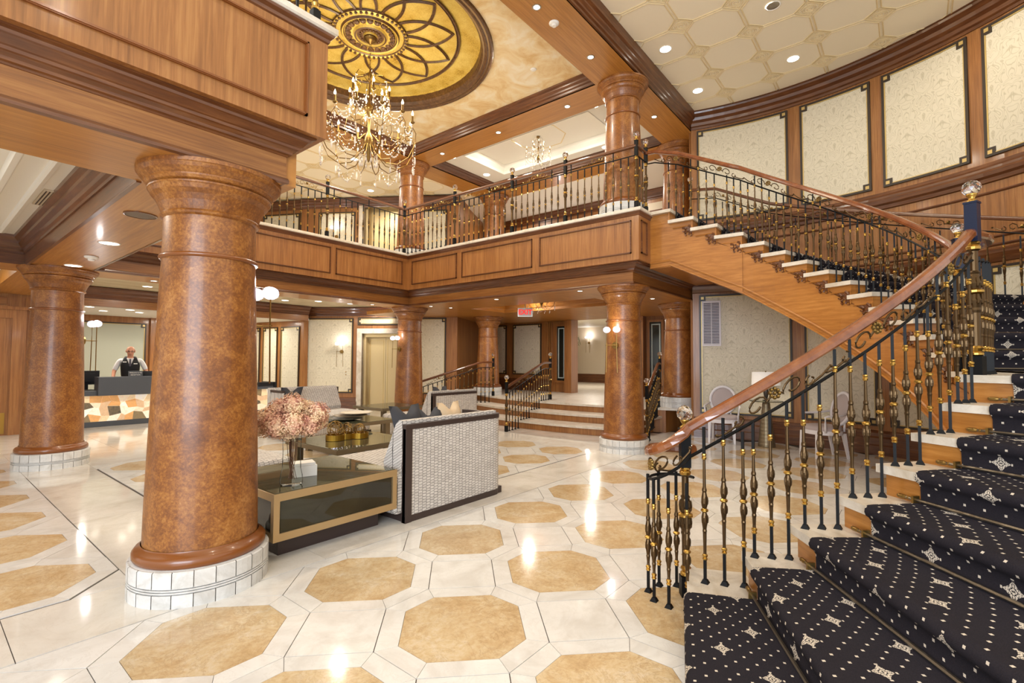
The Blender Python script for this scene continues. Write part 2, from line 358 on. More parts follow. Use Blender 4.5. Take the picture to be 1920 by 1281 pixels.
# ---------------------------------------------------------------- key dimensions
C1 = (1.28, 3.65); C2 = (7.42, 3.64); C3 = (7.42, 9.07); C4 = (1.31, 9.05); C5 = (10.32, 9.2); C6 = (10.32, 3.8)
SCN = (5.083, 1.832); WCN = (5.05, 1.86); RW = 4.87; RISE = 3.78/22
# ---------------------------------------------------------------- floor and its tiles
fl = ob('floor', MB().box(-8, 21, -8, 20, -.12, -.006), GROUT, kind='structure')
P_ = .927; IN = .355; CUT = .463
def octpoly(h, k): return [(h,k-h),(k-h,h),(h-k,h),(-h,k-h),(-h,h-k),(h-k,-h),(k-h,-h),(h,h-k)]
OI = octpoly(IN, CUT); FO = P_/2; FK = FO + (FO-.30)*1.0; OO = octpoly(FO-.0015, .625-.0015)
g_ = .002
me_oct = mesh_of('octagon_tile', MB().prism([(x*.994, y*.994) for x, y in OI], -.03, 0), M_GOLD)
me_sq = mesh_of('square_tile', MB().prism([(.297,0),(0,.297),(-.297,0),(0,-.297)], -.03, 0), M_WHITE)
def strip_me(i):
    a, b = Vector(OI[i]), Vector(OI[(i+1) % 8]); c, d = Vector(OO[(i+1) % 8]), Vector(OO[i])
    m = (a+b+c+d)/4; q = [m+(p-m)*.992 for p in (a, d, c, b)]
    q = [q[0], q[1], q[2], q[3]]
    return [(p.x, p.y) for p in q]
def ccw(q):
    ar = sum(q[i][0]*q[(i+1) % len(q)][1]-q[(i+1) % len(q)][0]*q[i][1] for i in range(len(q)))
    return q if ar > 0 else q[::-1]
STR = [ccw(strip_me(i)) for i in range(8)]
me_str = [mesh_of('border_strip', MB().prism(q, -.03, 0), M_WHITE) for q in STR]
strips = []
def octs(x0, y0, ni, nj, keep):
    for i in range(ni):
        for j in range(nj):
            x, y = x0+P_*i, y0+P_*j
            if keep(x, y):
                inst('octagon_tile', me_oct, (x, y, 0), 0, fl)
                for k in range(8): strips.append((sqrt(x*x+y*y), x, y, k))
            if keep(x+P_/2, y+P_/2) and j < nj-1 and i < ni-1: inst('square_tile', me_sq, (x+P_/2, y+P_/2, 0), 0, fl)
octs(-1.728, -.845, 13, 5, lambda x, y: x < 9.9 and atan2(y, x) > radians(-30))
octs(2.12, 4.43, 6, 5, lambda x, y: True)
octs(-3.19, 4.43, 5, 9, lambda x, y: x > -2.5 or y > 9)
strips.sort()
restb = MB()
for n, (d, x, y, k) in enumerate(strips):
    if n < 295: inst('border_strip', me_str[k], (x, y, 0), 0, fl)
    else: restb.prism([(a+x, b+y) for a, b in STR[k]], -.03, 0)
ob('border_strips', restb, M_WHITE, fl, kind='stuff')
# half tiles and long bands along the column lines
def band(x0, x1, y0, y1, step, along):
    a = x0 if along == 'x' else y0; e = x1 if along == 'x' else y1
    while a < e-.05:
        b = min(a+step, e); m = MB()
        if along == 'x': m.box(a+g_, b-g_, y0+g_, y1-g_, -.03, 0)
        else: m.box(x0+g_, x1-g_, a+g_, b-g_, -.03, 0)
        ob('band_tile', m, M_BAND, fl, loc=((a+b)/2 if along == 'x' else (x0+x1)/2, (a+b)/2 if along == 'y' else (y0+y1)/2, 0)); a = b
band(.385, 10.0, 3.334, 3.945, 1.6, 'x'); band(-4, .385, 3.334, 3.945, 1.5, 'x')
band(.985, 1.635, 3.945, 9.6, 1.8, 'y')
def tri(x, y, pts): return MB().prism(ccw([(x+a, y+b) for a, b in pts]), -.03, 0)
for i in range(-3, 10):
    x = 1.053+P_*(i+.5)
    ob('edge_triangle_tile', tri(x, 3.328, [(-.296,-.004),(0,-.297),(.296,-.004)]), M_WHITE, fl, loc=(x, 3.2, 0))
for i in range(5):
    x = 2.12+P_*(i+.5)
    ob('edge_triangle_tile', tri(x, 3.965, [(-.296,.004),(0,.297),(.296,.004)]), M_WHITE, fl, loc=(x, 4.1, 0))
for i in range(5):
    y = 4.43+P_*(i+.5)
    ob('edge_triangle_tile', tri(.982, y, [(-.004,-.296),(-.297,0),(-.004,.296)]), M_WHITE, fl, loc=(.9, y, 0))
for i in range(4):
    x = -3.19+P_*(i+.5)
    ob('edge_triangle_tile', tri(x, 3.965, [(-.296,.004),(0,.297),(.296,.004)]), M_WHITE, fl, loc=(x, 4.1, 0))
for i in range(4):
    y = 4.43+P_*(i+.5)
    ob('edge_triangle_tile', tri(1.655, y, [(.004,-.296),(.297,0),(.004,.296)]), M_WHITE, fl, loc=(1.75, y, 0))
for (x0, x1, y0, y1) in ((6.75, 9.6, 3.95, 9.6), (1.64, 6.75, 8.6, 9.6), (-6, 9, 12.8, 17), (2.2, 9, 9.6, 12.8), (.985, 2.2, 9.6, 12.8), (-6, 9.9, -6, -1.32), (-6, -2.2, -1.32, 3.33)):
    nx, ny = max(1, round((x1-x0)/1.1)), max(1, round((y1-y0)/1.1))
    for i in range(nx):
        for j in range(ny):
            a, b = x0+(x1-x0)*i/nx, y0+(y1-y0)*j/ny
            ob('slab_tile', MB().box(a+g_, a+(x1-x0)/nx-g_, b+g_, b+(y1-y0)/ny-g_, -.03, -.001), M_BAND, fl, loc=(a+.5, b+.5, 0))
# raised entry lobby with three curved steps
def stepx(k, y): return (8.36, 8.88, 9.42)[k] + (y-6.1)**2/14
lob = empty('entry_steps', (9.0, 6.3, 0), 'three broad curved marble steps with wood risers leading up to the raised lobby', 'steps')
for k in range(3):
    z1 = .5*(k+1)/3; z0 = .5*k/3; ys = [3.95+ (9.75-3.95)*i/24 for i in range(25)]
    if k == 0: ys = [4.15+(9.3-4.15)*i/24 for i in range(25)]
    x_end = 12.7 if k == 2 else 10.9
    if k == 2: ys = [3.62+(9.9-3.62)*i/24 for i in range(25)]
    poly = [(stepx(k, y), y) for y in ys] + [(x_end, ys[-1]), (x_end, ys[0])]
    ob('tread', MB().prism(ccw(poly), z1-.045, z1), M_STEP, lob)
    poly = [(stepx(k, y)+.035, y) for y in ys[1:-1]] + [(x_end, ys[-1]-.03), (x_end, ys[0]+.03)]
    ob('riser', MB().prism(ccw(poly), 0, z1-.045), W_V, lob)
lf = ob('floor_lobby', MB().box(12.7, 20, 3, 13, .2, .5).box(10.6, 12.7, 9.9, 13, .2, .5), M_STEP, kind='structure')

# ---------------------------------------------------------------- wall builders
def WL(A, B, z_in=None):
    A = Vector(A); B = Vector(B); d = (B-A).normalized(); n = Vector((d.y, -d.x)); L = (B-A).length   # room on the right of A->B
    return (lambda u, v, o=0: (A.x+d.x*u+n.x*o, A.y+d.y*u+n.y*o, v)), L, 1
def WA(c, R, a0, a1):      # room towards the centre; u runs from a0
    L = R*radians(abs(a1-a0)); s = 1 if a1 > a0 else -1
    def f(u, v, o=0):
        a = radians(a0)+s*u/R; return (c[0]+(R-o)*cos(a), c[1]+(R-o)*sin(a), v)
    return f, L, 24
def grid(W, u0, u1, z0, z1, off, nu, mb, mi=0, uv=True):
    o = len(mb.v)
    for i in range(nu+1):
        for z in (z0, z1): mb.v.append(W(u0+(u1-u0)*i/nu, z, off))
    if mb.uv is None: mb.uv = []
    for i in range(nu):
        mb.f.append((o+2*i, o+2*i+2, o+2*i+3, o+2*i+1)); mb.m.append(mi)
        ua, ub = (u1-u0)*i/nu, (u1-u0)*(i+1)/nu; ua -= (u1-u0)/2; ub -= (u1-u0)/2
        mb.uv += [(ua, z0), (ub, z0), (ub, z1), (ua, z1)]
def slab(W, u0, u1, z0, z1, o0, o1, nu, mb, mi=0):
    b = len(mb.v)
    for i in range(nu+1):
        u = u0+(u1-u0)*i/nu
        mb.v += [W(u, z0, o0), W(u, z0, o1), W(u, z1, o1), W(u, z1, o0)]
    for i in range(nu):
        for k in range(4): mb.f.append((b+4*i+k, b+4*i+4+k, b+4*i+4+(k+1) % 4, b+4*i+(k+1) % 4)); mb.m.append(mi)
    mb.f += [(b, b+1, b+2, b+3), (b+4*nu+3, b+4*nu+2, b+4*nu+1, b+4*nu)]; mb.m += [mi, mi]
def sweepW(W, prof, u0, u1, nu, mb, mi=0):
    b = len(mb.v); m = len(prof)
    for i in range(nu+1):
        for o, z in prof: mb.v.append(W(u0+(u1-u0)*i/nu, z, o))
    for i in range(nu):
        for j in range(m-1): mb.f.append((b+i*m+j, b+i*m+m+j, b+i*m+m+j+1, b+i*m+j+1)); mb.m.append(mi)
def panel(W, u0, u1, z0, z1, parent, curved=False, sq=.085, mat=None):
    nu = 10 if curved else 1; m = MB(); grid(W, u0, u1, z0, z1, .012, nu, m)
    pn = ob('wallpaper_panel', m, mat or DAMASK, parent)
    f = MB(); w_ = .034; a = .03
    for (a0, a1, b0, b1) in ((u0, u1, z0, z0+w_), (u0, u1, z1-w_, z1), (u0, u0+w_, z0+w_, z1-w_), (u1-w_, u1, z0+w_, z1-w_)):
        slab(W, a0, a1, b0, b1, 0, a, nu if a1-a0 > .2 else 1, f, 0)
    e = w_; g = .014
    for (a0, a1, b0, b1) in ((u0+e, u1-e, z0+e, z0+e+g), (u0+e, u1-e, z1-e-g, z1-e), (u0+e, u0+e+g, z0+e+g, z1-e-g), (u1-e-g, u1-e, z0+e+g, z1-e-g)):
        slab(W, a0, a1, b0, b1, 0, .024, nu if a1-a0 > .2 else 1, f, 1)
    for cu in (u0, u1-sq-w_):
        for cz in (z0, z1-sq-w_):
            slab(W, cu, cu+sq+w_, cz, cz+sq+w_, 0, .027, 1, f, 0)
            slab(W, cu+w_, cu+sq, cz+w_, cz+sq, 0, .031, 1, f, 1)
    ob('panel_frame', f, [INLAY, GILT], pn)
    return pn
CROWN = [(0, -.30), (.02, -.30), (.025, -.26), (.05, -.24), (.06, -.19), (.10, -.15), (.115, -.10), (.17, -.05), (.18, -.02), (.20, -.015), (.20, 0)]
BASEB = [(.05, 0), (.05, .14), (.04, .16), (.04, .26), (.025, .29), (.025, .34), (.012, .37), (0, .38)]
def crown(W, u0, u1, z, nu, parent, s=1.0, mat=None):
    m = MB(); sweepW(W, [(o*s, z+h*s) for o, h in CROWN], u0, u1, nu, m); return ob('crown_moulding', m, mat or W_D, parent)
def base(W, u0, u1, z, nu, parent):
    m = MB(); sweepW(W, [(o, z+h) for o, h in BASEB], u0, u1, nu, m); return ob('baseboard', m, W_D, parent)

# ---------------------------------------------------------------- curved outer wall of the stair hall
W, L, _ = WA(WCN, RW, 17.0, -80)
m = MB(); sweepW(W, [(0, 0), (0, 6.4)], 0, L, 40, m)
# outer skin for thickness
sweepW(W, [(-.2, 6.4), (-.2, 0)], 0, L, 40, m)
wr = ob('wall_right', m, W_V, kind='structure')
A2U = lambda a: RW*radians(17.0-a)
crown(W, 0, L, 6.34, 40, wr)
m = MB(); sweepW(W, [(0, 3.86), (.03, 3.87), (.035, 3.92), (.06, 3.95), (.065, 4.0), (.05, 4.03), (.05, 4.06), (.03, 4.09), (.02, 4.13), (0, 4.14)], 0, L, 40, m); ob('chair_rail', m, W_D, wr)
for z in (3.73, 3.13, 3.02): 
    m = MB(); sweepW(W, [(0, z-.02), (.014, z-.014), (.018, z), (.014, z+.014), (0, z+.02)], 0, L, 40, m); ob('panel_bead', m, W_D, wr)
m = MB(); sweepW(W, [(0, 2.78), (.02, 2.79), (.045, 2.85), (.06, 2.9), (.06, 2.94), (.03, 2.97), (0, 2.98)], 0, L, 40, m); ob('ledge_moulding', m, W_D, wr)
base(W, 0, L, 0, 40, wr)
edges = [15.8, -2.8, -5.1, -17.4, -19.3, -32.0, -34.0, -46.5, -48.5, -61, -63, -76]
for i in range(0, len(edges), 2):
    panel(W, A2U(edges[i]), A2U(edges[i+1]), 4.21, 6.0, wr, True)
    panel(W, A2U(edges[i]-.2), A2U(edges[i+1]-.2), .45, 2.74, wr, True)
# louvred vent on the lowest panel
vt = empty('wall_vent', W(A2U(13), 1.76, .02), 'white louvred return air grille set into the wallpaper panel under the stair', 'vent')
m = MB(); u0, u1 = A2U(15.0), A2U(11.0)
for (a0, a1, b0, b1) in ((u0, u1, 1.75, 1.79), (u0, u1, 2.58, 2.62), (u0, u0+.03, 1.79, 2.58), (u1-.03, u1, 1.79, 2.58)): slab(W, a0, a1, b0, b1, .01, .05, 2, m)
ob('vent_frame', m, VENTW, vt)
for i in range(26):
    z = 1.80+i*.03; m = MB(); slab(W, u0+.03, u1-.03, z, z+.012, .018, .044, 1, m); ob('slat', m, VENTW, vt)
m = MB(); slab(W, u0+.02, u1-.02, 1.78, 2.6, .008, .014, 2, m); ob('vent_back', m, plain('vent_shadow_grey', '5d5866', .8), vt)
m = MB(); slab(W, (u0+u1)/2-.006, (u0+u1)/2+.006, 1.79, 2.58, .014, .048, 1, m); ob('mullion', m, VENTW, vt)

# ---------------------------------------------------------------- back walls
def straight(name, A, B, z0, z1, mat=None, thick=.15):
    W, L, _ = WL(A, B); m = MB(); slab(W, 0, L, z0, z1, -thick, 0, 1, m)
    return W, L, ob(name, m, mat or W_V, kind='structure')
P1 = (7.2, 13.7); P2 = (9.75, 9.85); P0 = (6.35, 15.9)
# diagonal elevator wall, both storeys, opening cut for the elevator
W, L, _ = WL(P1, P2); EU0, EU1 = 1.86, 3.06
m = MB(); slab(W, 0, EU0, 0, 6.2, -.4, 0, 1, m); slab(W, EU1, L, 0, 6.2, -.4, 0, 1, m)
slab(W, EU0, EU1, 2.22, 3.78, -.4, 0, 1, m); slab(W, EU0, EU1, 5.9, 6.2, -.4, 0, 1, m)
wb = ob('wall_back', m, W_V, kind='structure')
for z, h in ((0, 2.94), (3.78, 2.3)):
    crown(W, 0, L, z+h, 1, wb, .8); base(W, 0, EU0-.12, z, 1, wb)
    if z == 0:
        panel(W, .05, 1.60, .5, 2.64, wb); panel(W, 1.74, 3.2, 2.44, 2.66, wb, sq=.045)
        panel(W, 3.35, 4.3, .5, 2.64, wb)
    else:
        panel(W, .5, 1.6, 4.4, 5.72, wb); panel(W, 3.35, 4.3, 4.4, 5.72, wb)
W_EL = W
def elevator(z, lab):
    d = empty('elevator', W_EL((EU0+EU1)/2, z, 0), lab, 'elevator')
    m = MB()
    for a, b, c, e in ((EU0-.14, EU0, 0, 2.34), (EU1, EU1+.14, 0, 2.34), (EU0, EU1, 2.2, 2.34)): slab(W_EL, a, b, z+c, z+e, -.2, .04, 1, m)
    ob('marble_surround', m, ELEVF, d)
    m = MB()
    for a, b, c, e in ((EU0, EU0+.08, 0, 2.2), (EU1-.08, EU1, 0, 2.2), (EU0+.08, EU1-.08, 2.1, 2.2)): slab(W_EL, a, b, z+c, z+e, -.34, -.1, 1, m)
    ob('jamb', m, ELEV, d)
    mid = (EU0+EU1)/2
    for a, b in ((EU0+.08, mid-.004), (mid+.004, EU1-.08)):
        m = MB(); slab(W_EL, a, b, z+.01, z+2.1, -.33, -.28, 1, m); dr = ob('door_leaf', m, ELEV, d)
        m = MB(); t = .012
        for q in ((a+.05, b-.05, z+.08, z+.08+t), (a+.05, b-.05, z+2.0, z+2.0+t), (a+.05, a+.05+t, z+.08, z+2.0), (b-.05-t, b-.05, z+.08, z+2.0)): slab(W_EL, *q, -.285, -.274, 1, m)
        ob('gilt_border', m, GILT, dr)
    return d
elevator(0, 'brushed champagne elevator with pale marble surround on the ground floor')
elevator(3.78, 'champagne elevator seen through the balustrade on the upper gallery')
t = empty('elevator_indicator', W_EL((EU0+EU1)/2, 2.4, .03), 'small brass floor indicator above the ground floor elevator', 'indicator')
m = MB(); slab(W_EL, 3.0, 3.32, 2.345, 2.455, 0, .05, 1, m); ob('brass_plate', m, BRASSD, t)
m = MB(); slab(W_EL, 3.09, 3.23, 2.375, 2.425, .05, .054, 1, m); ob('display', m, BLACK, t)
t = empty('call_button_panel', W_EL(1.41, .93, .02), 'tall bronze call button plate on wallpaper left of the elevator', 'button panel')
m = MB(); slab(W_EL, 1.72, 1.85, 1.05, 1.42, .012, .03, 1, m); ob('plate', m, BRASSD, t)
for z in (1.02, 1.1): 
    m = MB(); m.ball(W_EL(1.41, z, .032), .016, 8, 4); ob('button', m, BRASS, t)
# wall along Y=13.2 on the left with a door, then the reception opening
WY = 13.25
W, L, wl = straight('wall_left', (-6, WY), (1.75, WY), 0, 3.0)
base(W, 0, 5.9, 0, 1, wl); crown(W, 0, L, 2.94, 1, wl, .8)
for a, b in ((.6, 2.0), (3.2, 4.6)): panel(W, a, b, .5, 2.45, wl)
panel(W, 7.54, 7.73, .5, 2.45, wl, sq=.04)
dr = empty('door_1', W(6.68, 0, 0), 'panelled wooden door with brass kick plate at far left wall', 'door', kind='structure')
del dr['category']
m = MB(); slab(W, 6.08, 7.28, 0, 2.2, .0, .05, 1, m); lf1 = ob('door_leaf', m, W_V, dr)
m = MB(); slab(W, 6.13, 7.23, .03, .42, .05, .058, 1, m); ob('kick_plate', m, BRASS, dr)
m = MB()
for a, b, c, e in ((5.9, 6.08, 0, 2.36), (7.28, 7.47, 0, 2.36), (6.08, 7.28, 2.2, 2.36)): slab(W, a, b, c, e, 0, .09, 1, m)
slab(W, 5.84, 7.51, 2.36, 2.42, 0, .13, 1, m); ob('door_frame', m, W_V, dr)
m = MB(); slab(W, 6.2, 7.2, 2.46, 2.6, 0, .02, 1, m); ob('transom_panel', m, W_H, dr)
# header above reception opening
W, L, hd = straight('wall_back_header', (1.75, WY), P1[:1]+(WY,), 2.55, 3.0, W_H)
m = MB(); sweepW(W, [(o*.8, 2.94+h*.8) for o, h in CROWN], 0, L, 1, m); ob('crown_moulding', m, W_D, hd)
# reception niche
W, L, wn = straight('wall_reception', (1.4, 16.2), (7.2, 16.2), 0, 2.6, W_V)
panel(W, .2, 2.75, .5, 2.4, wn, mat=GREYW); panel(W, 3.3, 5.4, .5, 2.4, wn); base(W, 0, L, 0, 1, wn)
m = MB(); slab(W, 2.83, 3.25, 0, 2.56, 0, .1, 1, m); ob('pilaster', m, W_V, wn)
W, L, wn2 = straight('wall_reception_right', (6.6, 16.2), (7.15, 13.4), 0, 2.6, W_V)
for a, b in ((.15, .95), (1.1, 1.75), (1.9, 2.7)): panel(W, a, b, .5, 2.4, wn2)
W, L, wn3 = straight('wall_reception_left', (1.6, WY), (1.4, 16.2), 0, 2.6, W_V)
ob('ceiling_reception', MB().box(1.4, 7.3, WY+.15, 16.3, 2.56, 2.62), PLASW, kind='structure')
# upper storey wall beyond the far gallery
W, L, wu = straight('wall_upper_far', (5.2, 17.6), P1, 3.78, 6.2)
crown(W, 0, L, 6.06, 1, wu, .8)
for a, b in ((.3, 1.5), (1.7, 2.95), (3.1, 4.3)): panel(W, a, b, 4.4, 5.72, wu)
W, L, wu2 = straight('wall_upper_left', (-6, 14.5), (5.9, 16.6), 3.78, 6.2)
for i in range(5): panel(W, 1.2+i*2.2, 2.9+i*2.2, 4.4, 5.72, wu2)
# entry wall X = 12.6
EX = 12.6
W, L, we = straight('wall_entry_left', (EX, 11.4), (EX, 7.75), .5, 6.2)
panel(W, .3, 1.0, 1.0, 2.62, we); panel(W, 1.28, 2.42, 1.0, 2.62, we)
base(W, 0, 2.7, .5, 1, we); crown(W, 0, L, 2.98, 1, we, .7)
m = MB()
for u in (2.68, 2.74, 2.80): slab(W, u, u+.03, .5, 2.7, 0, .05, 1, m)
slab(W, 2.6, 3.6, 2.66, 2.78, 0, .1, 1, m); ob('fluted_pilaster', m, W_V, we)
sl = empty('sidelight_left', W(3.2, .5, .05), 'narrow dark glass sidelight with etched border left of lobby doorway', 'window')
sl.name = 'window_1'; ORG['window_1'] = ORG['sidelight_left']; del sl['category']; sl['kind'] = 'structure'
m = MB(); slab(W, 3.02, 3.32, .85, 2.5, .0, .02, 1, m); ob('pane', m, DARKGL, sl)
m = MB()
for q in ((3.06, 3.28, .92, .95), (3.06, 3.28, 2.42, 2.45), (3.06, 3.09, .95, 2.42), (3.25, 3.28, .95, 2.42)): slab(W, *q, .02, .026, 1, m)
ob('etched_border', m, FROST, sl)
m = MB()
for q in ((2.95, 3.02, .8, 2.55), (3.32, 3.39, .8, 2.55), (3.02, 3.32, .78, .85), (3.02, 3.32, 2.5, 2.56)): slab(W, *q, 0, .06, 1, m)
ob('window_frame', m, W_V, sl)
m = MB(); slab(W, L-.24, L+.0, .5, 2.9, 0, .22, 1, m); ob('door_jamb', m, W_V, we)
W, L, wq = straight('wall_entry_right', (EX, 5.75), (EX, 1.4), .5, 6.2)
m = MB(); slab(W, 0, .24, .5, 2.9, 0, .22, 1, m); ob('door_jamb', m, W_V, wq)
panel(W, 1.0, 1.75, 1.0, 2.62, wq); panel(W, 2.0, 3.2, 1.0, 2.62, wq); base(W, .9, L, .5, 1, wq)
sl = empty('window_2', W(.5, .5, .05), 'narrow dark glass sidelight with etched border right of lobby doorway', 'window', kind='structure'); del sl['category']
m = MB(); slab(W, .35, .68, .85, 2.5, .0, .02, 1, m); ob('pane', m, DARKGL, sl)
m = MB()
for q in ((.39, .64, .92, .95), (.39, .64, 2.42, 2.45), (.39, .42, .95, 2.42), (.61, .64, .95, 2.42)): slab(W, *q, .02, .026, 1, m)
ob('etched_border', m, FROST, sl)
m = MB()
for q in ((.28, .35, .8, 2.55), (.68, .75, .8, 2.55), (.35, .68, .78, .85), (.35, .68, 2.5, 2.56)): slab(W, *q, 0, .06, 1, m)
ob('window_frame', m, W_V, sl)
W, L, wo = straight('wall_entry_header', (EX, 7.75), (EX, 5.75), 2.75, 6.2)
# upper storey on the entry wall
W, L, wq2 = straight('wall_upper_entry', (EX-.02, 11.4), (EX-.02, 1.4), 3.78, 6.2)
crown(W, 0, L, 6.06, 1, wq2, .8)
for a, b in ((.4, 1.2), (3.0, 3.5), (6.6, 7.3), (8.0, 9.4)): panel(W, a, b, 4.35, 5.5, wq2)
for u in (1.5, 2.7, 3.8, 4.6, 5.6, 6.4): 
    m = MB(); slab(W, u, u+.14, 3.78, 5.72, 0, .08, 1, m); ob('pilaster', m, W_V, wq2)
m = MB(); sweepW(W, [(0, 5.25), (.12, 5.27), (.16, 5.35), (.2, 5.42), (.2, 5.46), (0, 5.47)], 0, L, 1, m); ob('cornice', m, W_D, wq2)
m = MB(); slab(W, 0, L, 5.47, 5.72, 0, .02, 1, m); ob('frieze_band', m, CREAMW, wq2)
# return wall behind column five, and corridor beyond the doorway
W, L, _w = straight('wall_return', P2, (EX, 11.3), 0, 6.2)
W, L, _w = straight('wall_corridor_left', (12.7, 8.35), (19.2, 12.0), .5, 3.2, CREAMW)
W, L, wc = straight('wall_corridor_end', (19.2, 13), (19.2, 5), .5, 3.2, CREAMW)
base(W, 0, L, .5, 1, wc)
m = MB(); slab(W, 2.95, 3.3, .5, 3.0, 0, .12, 1, m); ob('pilaster', m, W_V, wc)
ob('ceiling_corridor', MB().box(12.7, 19.4, 3, 13, 2.95, 3.05), PLASW, kind='structure')

# wall closing the lobby beside the stair hall
ob('wall_entry_side', MB().box(9.80, 12.75, 3.16, 3.36, 0, 6.05), W_V, kind='structure')

for i in range(5):
    x = 2.12+P_*(i+.5); ob('edge_triangle_tile', tri(x, 8.601, [(-.296,-.004),(0,-.297),(.296,-.004)]), M_WHITE, fl, loc=(x, 8.5, 0))
for x, y, a, b in ((.982, 3.948, -1, 1), (1.638, 3.948, 1, 1), (1.638, 8.60, 1, -1)):
    ob('corner_tile', tri(x, y, [(0, 0), (a*.297, 0), (0, b*.297)]), M_WHITE, fl, loc=(x, y, 0))

ob('far_floor_slab', MB().box(-8, 10, 8.35, 18, -.05, -.004), M_BAND, fl)
# ---------------------------------------------------------------- columns
SH = [(.36, 0), (.374, .015), (.374, .045), (.36, .065), (.335, .075), (.33, .09)]
def column(c, z0, z1, lab, base_seg=30, tiles=True, bh=.21, grp=None, half=False):
    t = empty('column', (c[0], c[1], z0), lab, 'column', grp)
    H_ = z1-z0; zc = H_-.30; zr = H_-.56; cc = (c[0], c[1], z0)
    pl = ob('plinth', MB().lathe([(.01, 0), (.38, 0), (.38, bh-.004), (.365, bh), (.01, bh)], cc, 36), M_PLINTH, t, smooth=False)
    if tiles:
        n = 22
        for row, (a, b) in enumerate(((.0, .075), (.082, .090), (.097, .105), (.112, bh-.004))):
            if row in (1, 2):
                ob('plinth_band', MB().lathe([(.38, a), (.394, a), (.394, b), (.38, b)], cc, 44), M_PLINTH, pl); continue
            for i in range(n):
                m = MB(); a0 = 2*pi*i/n+.006; a1 = 2*pi*(i+1)/n-.006
                m.lathe([(.375, a), (.395, a), (.395, b-.006 if row == 3 else b), (.388, b), (.375, b)], cc, 3, a0, a1); ob('plinth_tile', m, M_PLINTH, pl)
    else:
        ob('plinth_face', MB().lathe([(.38, 0), (.395, 0), (.395, .075), (.388, .08), (.395, .085), (.395, .1), (.388, .105), (.395, .11), (.395, bh-.01), (.385, bh), (.3, bh)], cc, 40), M_PLINTH, pl)
    ob('base_moulding', MB().lathe([(r, z+bh) for r, z in SH], cc, 48), BURLM, t, smooth=True)
    sh = [(.324-.054*(i/10)**1.3, bh+.085+(zr-bh-.085)*i/10) for i in range(11)]
    ob('shaft', MB().lathe(sh, cc, 48), BURL, t, smooth=True)
    ob('ring_moulding', MB().lathe([(.268, zr-.012), (.284, zr-.008), (.289, zr+.004), (.284, zr+.014), (.268, zr+.018)], cc, 48), BURLM, t, smooth=True)
    ob('necking', MB().lathe([(.27, zr+.015), (.268, zc)], cc, 48), BURL, t, smooth=True)
    cap = [(.267, zc-.01), (.284, zc), (.29, zc+.012), (.28, zc+.025), (.286, zc+.04), (.30, zc+.08), (.318, zc+.115), (.34, zc+.14), (.352, zc+.165), (.358, zc+.17), (.358, zc+.18), (.345, zc+.186), (.362, zc+.195), (.372, zc+.21), (.372, zc+.22), (.38, zc+.226), (.402, zc+.25), (.414, zc+.272), (.42, zc+.276), (.42, zc+.30)]
    ob('capital', MB().lathe(cap, cc, 64), BURL, t)
    return t
LO, HI = 2.66, 6.05; F2 = 3.78
column(C1, 0, LO, 'massive burl veneer column nearest the camera, beside the glass display table')
column(C2, 0, LO, 'burl veneer column with crystal sconce in front of the entry steps')
column(C3, 0, LO, 'burl veneer column in front of the elevator behind the sofas', tiles=False)
column(C4, 0, LO, 'burl veneer column at far left near the wooden door')
column(C5, .5, LO, 'burl veneer column standing on raised lobby left of the exit sign', tiles=False)
column(C6, .5, LO, 'burl veneer column on raised lobby beside the papered stair hall wall', tiles=False)
column(C2, F2, HI, 'upper gallery column beside the top of the staircase', tiles=False)
column(C3, F2, HI, 'upper gallery column behind the large chandelier', tiles=False)
column(C6, F2, HI, 'upper gallery column set against the curved wall right of the stair head', tiles=False)
column((10.32, 9.0), F2, HI, 'upper gallery column seen through balusters near the small chandelier', tiles=False)

# ---------------------------------------------------------------- gallery (balcony) edge
PATH = [(-4, 3.135), (1.805, 3.135), (1.805, 8.535), (6.915, 8.535), (6.915, 3.135), (9.9, 3.135)]
bal = empty('gallery', (4.4, 6, 3.78), None, None, kind='structure')
ob('floor_slab', MB().box(-4, 1.78, 3.16, 17, 3.66, 3.775).box(1.78, 6.94, 8.56, 18, 3.66, 3.775).box(6.94, 12.7, 3.16, 18, 3.66, 3.775), M_BAND, bal)
m = MB(); m.sweep(PATH, [(-.3, 3.78), (.04, 3.78), (.05, 3.772), (.05, 3.735), (.04, 3.725), (0, 3.72)]); ob('marble_edge', m, M_STEP, bal)
m = MB(); m.sweep(PATH, [(.035, 3.725), (.03, 3.71), (.012, 3.69), (.008, 3.67), (0, 3.66)]); ob('edge_moulding', m, W_D, bal)
m = MB(); m.sweep(PATH, [(0, 3.72), (0, 2.985), (-.05, 2.985)]); ob('fascia', m, W_V, bal)
m = MB(); m.sweep(PATH, [(-.045, 2.99), (-.045, 2.975), (-.07, 2.97), (-.075, 2.955), (-.085, 2.95), (-.11, 2.915), (-.12, 2.91), (-.125, 2.895), (-.135, 2.89), (-.155, 2.875), (-.16, 2.86), (-.175, 2.855), (-.18, 2.845), (-.195, 2.84)]); ob('cornice', m, W_D, bal)
m = MB(); m.sweep(PATH, [(-.185, 2.85), (-.185, 2.68)]); ob('frieze', m, W_H, bal)
m = MB(); m.sweep(PATH, [(-.185, 2.70), (-.175, 2.695), (-.17, 2.68), (-.17, 2.662), (-.2, 2.657)]); ob('frieze_bead', m, W_D, bal)
def fpanel(A, B, u0, u1):
    W, L, _ = WL(A, B); m = MB(); z0, z1 = 3.09, 3.60; w_ = .02
    for q in ((u0, u1, z0, z0+w_), (u0, u1, z1-w_, z1), (u0, u0+w_, z0, z1), (u1-w_, u1, z0, z1)):
        slab(W, *q, 0, .016, 1, m)
        slab(W, q[0]+.005, q[1]-.005, q[2]+.005, q[3]-.005, .014, .022, 1, m)
    f = ob('panel_moulding', m, W_D if A[0] > -3 else BURLM, bal)
